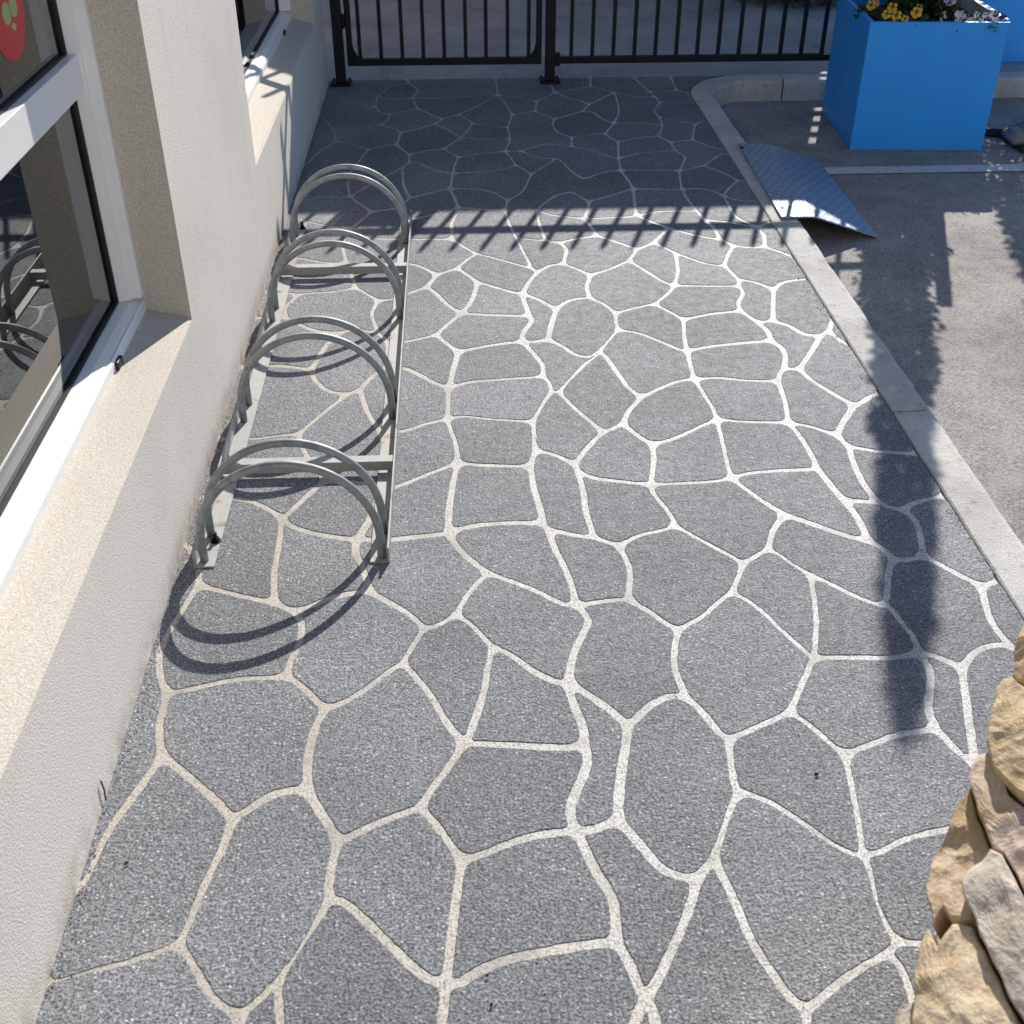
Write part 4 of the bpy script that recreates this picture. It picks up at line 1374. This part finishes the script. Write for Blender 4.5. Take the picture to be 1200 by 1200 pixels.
def tree_crown(name, x, y, prof, nleaf, size, label, cat, leafmat, trunk_h, trunk_r, zmin):
    """prof: [(z, radius)] silhouette of a narrow conifer; leaves fill the volume out to it"""
    t2 = tag(empty(name, (x, y, zmin)), label, cat)
    bm = bmesh.new(); add_tube(bm, [(0, 0, 0), (0.01, 0.01, trunk_h * 0.5), (0, 0, trunk_h)], [trunk_r, trunk_r * 0.7, trunk_r * 0.15], 8); obj('trunk', bm, M['bark'], t2)
    vs, fs = [], []
    zs = [p[0] for p in prof]
    for _ in range(nleaf):
        while True:
            z = zs[0] + (zs[-1] - zs[0]) * rt.random()
            rr = 0.01
            for (za, ra), (zb, rb) in zip(prof, prof[1:]):
                if za <= z <= zb: rr = ra + (rb - ra) * (z - za) / max(zb - za, 1e-6)
            if rt.random() < (rr / 0.2) ** 1.3 + 0.08: break
        for (za, ra), (zb, rb) in zip(prof, prof[1:]):
            if za <= z <= zb: rr = ra + (rb - ra) * (z - za) / max(zb - za, 1e-6)
        a = rt.uniform(0, 6.283)
        rr *= 0.86 + 0.42 * mnoise.noise((math.cos(a) * 1.5, math.sin(a) * 1.5, z * 7)) + 0.2 * mnoise.noise((math.cos(a) * 4, math.sin(a) * 4, z * 22))
        r = rr * math.sqrt(rt.random())
        c = Vector((r * math.cos(a), r * math.sin(a), z))
        d = Vector((math.cos(a) * 0.5 + rt.uniform(-.5, .5), math.sin(a) * 0.5 + rt.uniform(-.5, .5), rt.uniform(0.1, 1))).normalized()
        nn = Vector((rt.uniform(-1, 1), rt.uniform(-1, 1), rt.uniform(-1, 1))); nn = (nn - d * nn.dot(d)).normalized()
        mesh_leaf(vs, fs, c, d, nn, size * rt.uniform(.6, 1.3), size * rt.uniform(.4, .7))
    pydata('crown', vs, fs, leafmat, t2)
# pencil conifers in the two planters, with a timber stake; only their feet are in the picture, their shadows cross the road
pc = in_planter(0.33, 0.34)
ct = on_z(1066, 862, 0); cm = on_z(1045, 330, ROAD_Z)
CY = pc.y; cx = cm.x + TA * (CY - cm.y) + 0.02
SB = pc.z - 0.02                                   # soil level
zt = (CY - ct.y) * SH - SB
tree_crown('conifer', cx, CY, [(0.0, 0.10), (0.10, 0.18), (0.35, 0.20), (0.75, 0.155), (1.1, 0.135), (1.6, 0.10), (2.1, 0.072), (zt - 0.25, 0.05), (zt, 0.012)], 15000, 0.036,
           'dark feathery conifer growing in the middle of the flowering blue planter', 'tree', M['leaf_dark'], zt - 0.1, 0.02, SB)
tree_crown('conifer', 3.26, 7.12, [(0.0, 0.30), (0.35, 0.42), (0.72, 0.36), (0.98, 0.26), (1.15, 0.20), (1.7, 0.13), (2.4, 0.06), (2.7, 0.01)], 9000, 0.05,
           'second conifer in the planter at the right edge', 'tree', M['leaf_dark'], 2.5, 0.025, 0.54)
tp = on_z(1107, 357, ROAD_Z); ky = PL1.y + 0.42
stk = tag(empty('timber_stake', (tp.x + TA * (ky - tp.y), ky, SB - 0.1)), 'square timber stake standing beside the conifer in the blue planter', 'stake')
hz = (ky - tp.y) * SH + ROAD_Z - SB + 0.1
bm = bmesh.new(); add_prism(bm, [(-0.023, -0.023), (0.023, -0.023), (0.023, 0.023), (-0.023, 0.023)], 'z', 0, hz); obj('shaft', bm, M['brush_tan'], stk)
bm = bmesh.new(); add_box(bm, -0.027, 0.027, -0.027, 0.027, hz - 0.16, hz - 0.13, 0.002); obj('tie', bm, M['rubber'], stk)
# scrubby bush on the lane beyond the fence, height raised to shade the lane
sp = on_z(942, 8, -0.012)
sh = tag(empty('bush', (sp.x + 0.02, sp.y + 0.28, -0.011)), 'dark scrubby bush on the lane beyond the fence', 'bush')
foliage('leaves', sh, M['leaf_dark'], 4200, 0.06, 0.42, 1.35, 0.4)
tag(foliage('dry_twigs', sh, M['brush_tan'], 700, 0.075, 0.46, 0.25, 0.1), kind='stuff')
bm = bmesh.new()
for a in range(5):
    add_tube(bm, [(0, 0, 0), (0.10 * math.cos(a * 1.26), 0.10 * math.sin(a * 1.26), 0.22), (0.2 * math.cos(a * 1.26), 0.2 * math.sin(a * 1.26), 0.5)], [0.012, 0.009, 0.004], 6)
obj('stems', bm, M['bark'], sh)

# ================================================================== unseen pale building, added to bounce sunlight onto reveal and planter
fb = tag(empty('bounce_building', (0, 0, 0)), 'unseen pale building added behind the camera to bounce sunlight', 'building')
FYB, FX0, FX1 = -4.6, -0.6, 11.0
bm = bmesh.new()
ops = [(0.6, 2.2), (3.2, 4.2), (5.2, 7.2), (8.0, 10.0)]; zs0, zs1 = 0.9, 2.3
add_box(bm, FX0, FX1, FYB - 0.3, FYB, zs1, 4.4)
px = FX0
for x0, x1 in ops: add_box(bm, px, x0, FYB - 0.3, FYB, -0.3, zs1); px = x1
add_box(bm, px, FX1, FYB - 0.3, FYB, -0.3, zs1)
for x0, x1 in ops:
    if x1 - x0 > 1.2: add_box(bm, x0, x1, FYB - 0.3, FYB, -0.3, zs0)
obj('wall', bm, M['bounce_render'], fb)
for x0, x1 in ops:
    isd = x1 - x0 < 1.2; z0 = ROAD_Z if isd else zs0
    w = empty('door' if isd else 'window'); w.parent = fb
    bm = bmesh.new()
    add_box(bm, x0, x1, FYB - 0.16, FYB - 0.10, z0, z0 + 0.06); add_box(bm, x0, x1, FYB - 0.16, FYB - 0.10, zs1 - 0.06, zs1)
    add_box(bm, x0, x0 + 0.06, FYB - 0.16, FYB - 0.10, z0 + 0.0605, zs1 - 0.0605); add_box(bm, x1 - 0.06, x1, FYB - 0.16, FYB - 0.10, z0 + 0.0605, zs1 - 0.0605)
    obj('frame', bm, M['white_frame'], w)
    bm = bmesh.new(); add_box(bm, x0 + 0.061, x1 - 0.061, FYB - 0.134, FYB - 0.126, z0 + 0.061, zs1 - 0.061); obj('glass_pane', bm, M['glass'], w)
bm = bmesh.new(); add_box(bm, FX0, FX1, FYB - 3.0, FYB - 2.9, -0.3, 4.4); add_box(bm, FX0, FX1, FYB - 2.89, FYB - 0.31, -0.25, -0.11); obj('interior', bm, M['room_dark'], fb)
bm = bmesh.new(); add_box(bm, FX0 - 0.1, FX1 + 0.1, FYB - 3.0, FYB + 0.08, 4.402, 4.55); obj('roof', bm, M['kerb'], fb)

# ================================================================== LITTER on the path
def litter(x, y, l, w, rz, label, mat='dry_leaf', name='leaf_fragment', z=0.002):
    p = on_z(x, y, z)
    vs = [(-l, 0, 0), (-l * .3, w, 0.004), (l * .5, w * .7, 0.002), (l, 0, 0.001), (l * .4, -w * .8, 0.003), (-l * .4, -w * .9, 0.001), (0, 0, 0.006)]
    fs = [(i, (i + 1) % 6, 6) for i in range(6)]
    o = pydata(name, vs, fs, M[mat], None, (p.x, p.y, p.z)); o.rotation_euler = (0, 0, rz)
    tag(o, label, 'leaf', 'leaf litter on the path')
litter(957, 908, 0.006, 0.004, 0.4, 'dark leaf fragment on the large stone near the pillar')
litter(149, 1012, 0.007, 0.002, 0.7, 'dark leaf sliver on the stone by the wall')
litter(571, 1144, 0.004, 0.0025, 0.1, 'dark leaf crumb beside the pale joint at the bottom')
litter(576, 1178, 0.004, 0.0025, 0.9, 'dark leaf crumb on the stone at the bottom edge')
litter(84, 1050, 0.012, 0.006, 1.4, 'brown leaf crumb against the foot of the wall', 'brush_tan')
gv, gf = [], []
for _ in range(1500):
    if rp.random() < 0.5: x, y = WALL_X + abs(rp.gauss(0, 0.012)) + 0.001, rp.uniform(0.8, 6.3)
    elif rp.random() < 0.6: x, y = PATH_X1 - abs(rp.gauss(0, 0.02)), rp.uniform(1.4, 6.0)
    else: x, y = rp.uniform(WALL_X, PATH_X1), rp.uniform(0.9, 5.0)
    s = rp.uniform(0.0007, 0.0021); bi = len(gv); a = rp.uniform(0, 6)
    for q in range(4): gv.append((x + s * math.cos(a + q * 1.57) * rp.uniform(.6, 1.4), y + s * math.sin(a + q * 1.57) * rp.uniform(.6, 1.4), 0.0))
    gv.append((x, y, s * 1.2)); gf += [(bi + q, bi + (q + 1) % 4, bi + 4) for q in range(4)]
tag(pydata('grit', gv, gf, M['dry_leaf']), 'fine dark grit lying along the wall foot and kerb', 'grit', kind='stuff')
tw = on_x(121, 928, WALL_X + 0.004)
bm = bmesh.new(); add_tube(bm, [(0, 0, -0.022), (0.001, 0.004, 0.0), (0.0, 0.003, 0.026)], 0.0016, 6)
o = obj('twig', bm, M['dry_leaf'], None, (tw.x, tw.y, tw.z)); tag(o, 'tiny dark twig stuck to the stucco wall near its foot', 'twig')

# ================================================================== move each empty to the foot of its thing
bpy.context.view_layer.update()
def settle(root):
    if root.type != 'EMPTY' or root.parent is not None or root.location.length > 1e-6: return
    lo, hi = Vector((1e9,) * 3), Vector((-1e9,) * 3)
    def scan(o):
        if o.type == 'MESH':
            for c in o.bound_box:
                w = o.matrix_world @ Vector(c)
                for i in range(3): lo[i] = min(lo[i], w[i]); hi[i] = max(hi[i], w[i])
        for ch in o.children: scan(ch)
    scan(root)
    loc = Vector(((lo.x + hi.x) / 2, (lo.y + hi.y) / 2, max(lo.z, 0.0)))
    for ch in root.children: ch.location = ch.location - loc
    root.location = loc
for o in list(col.objects): settle(o)
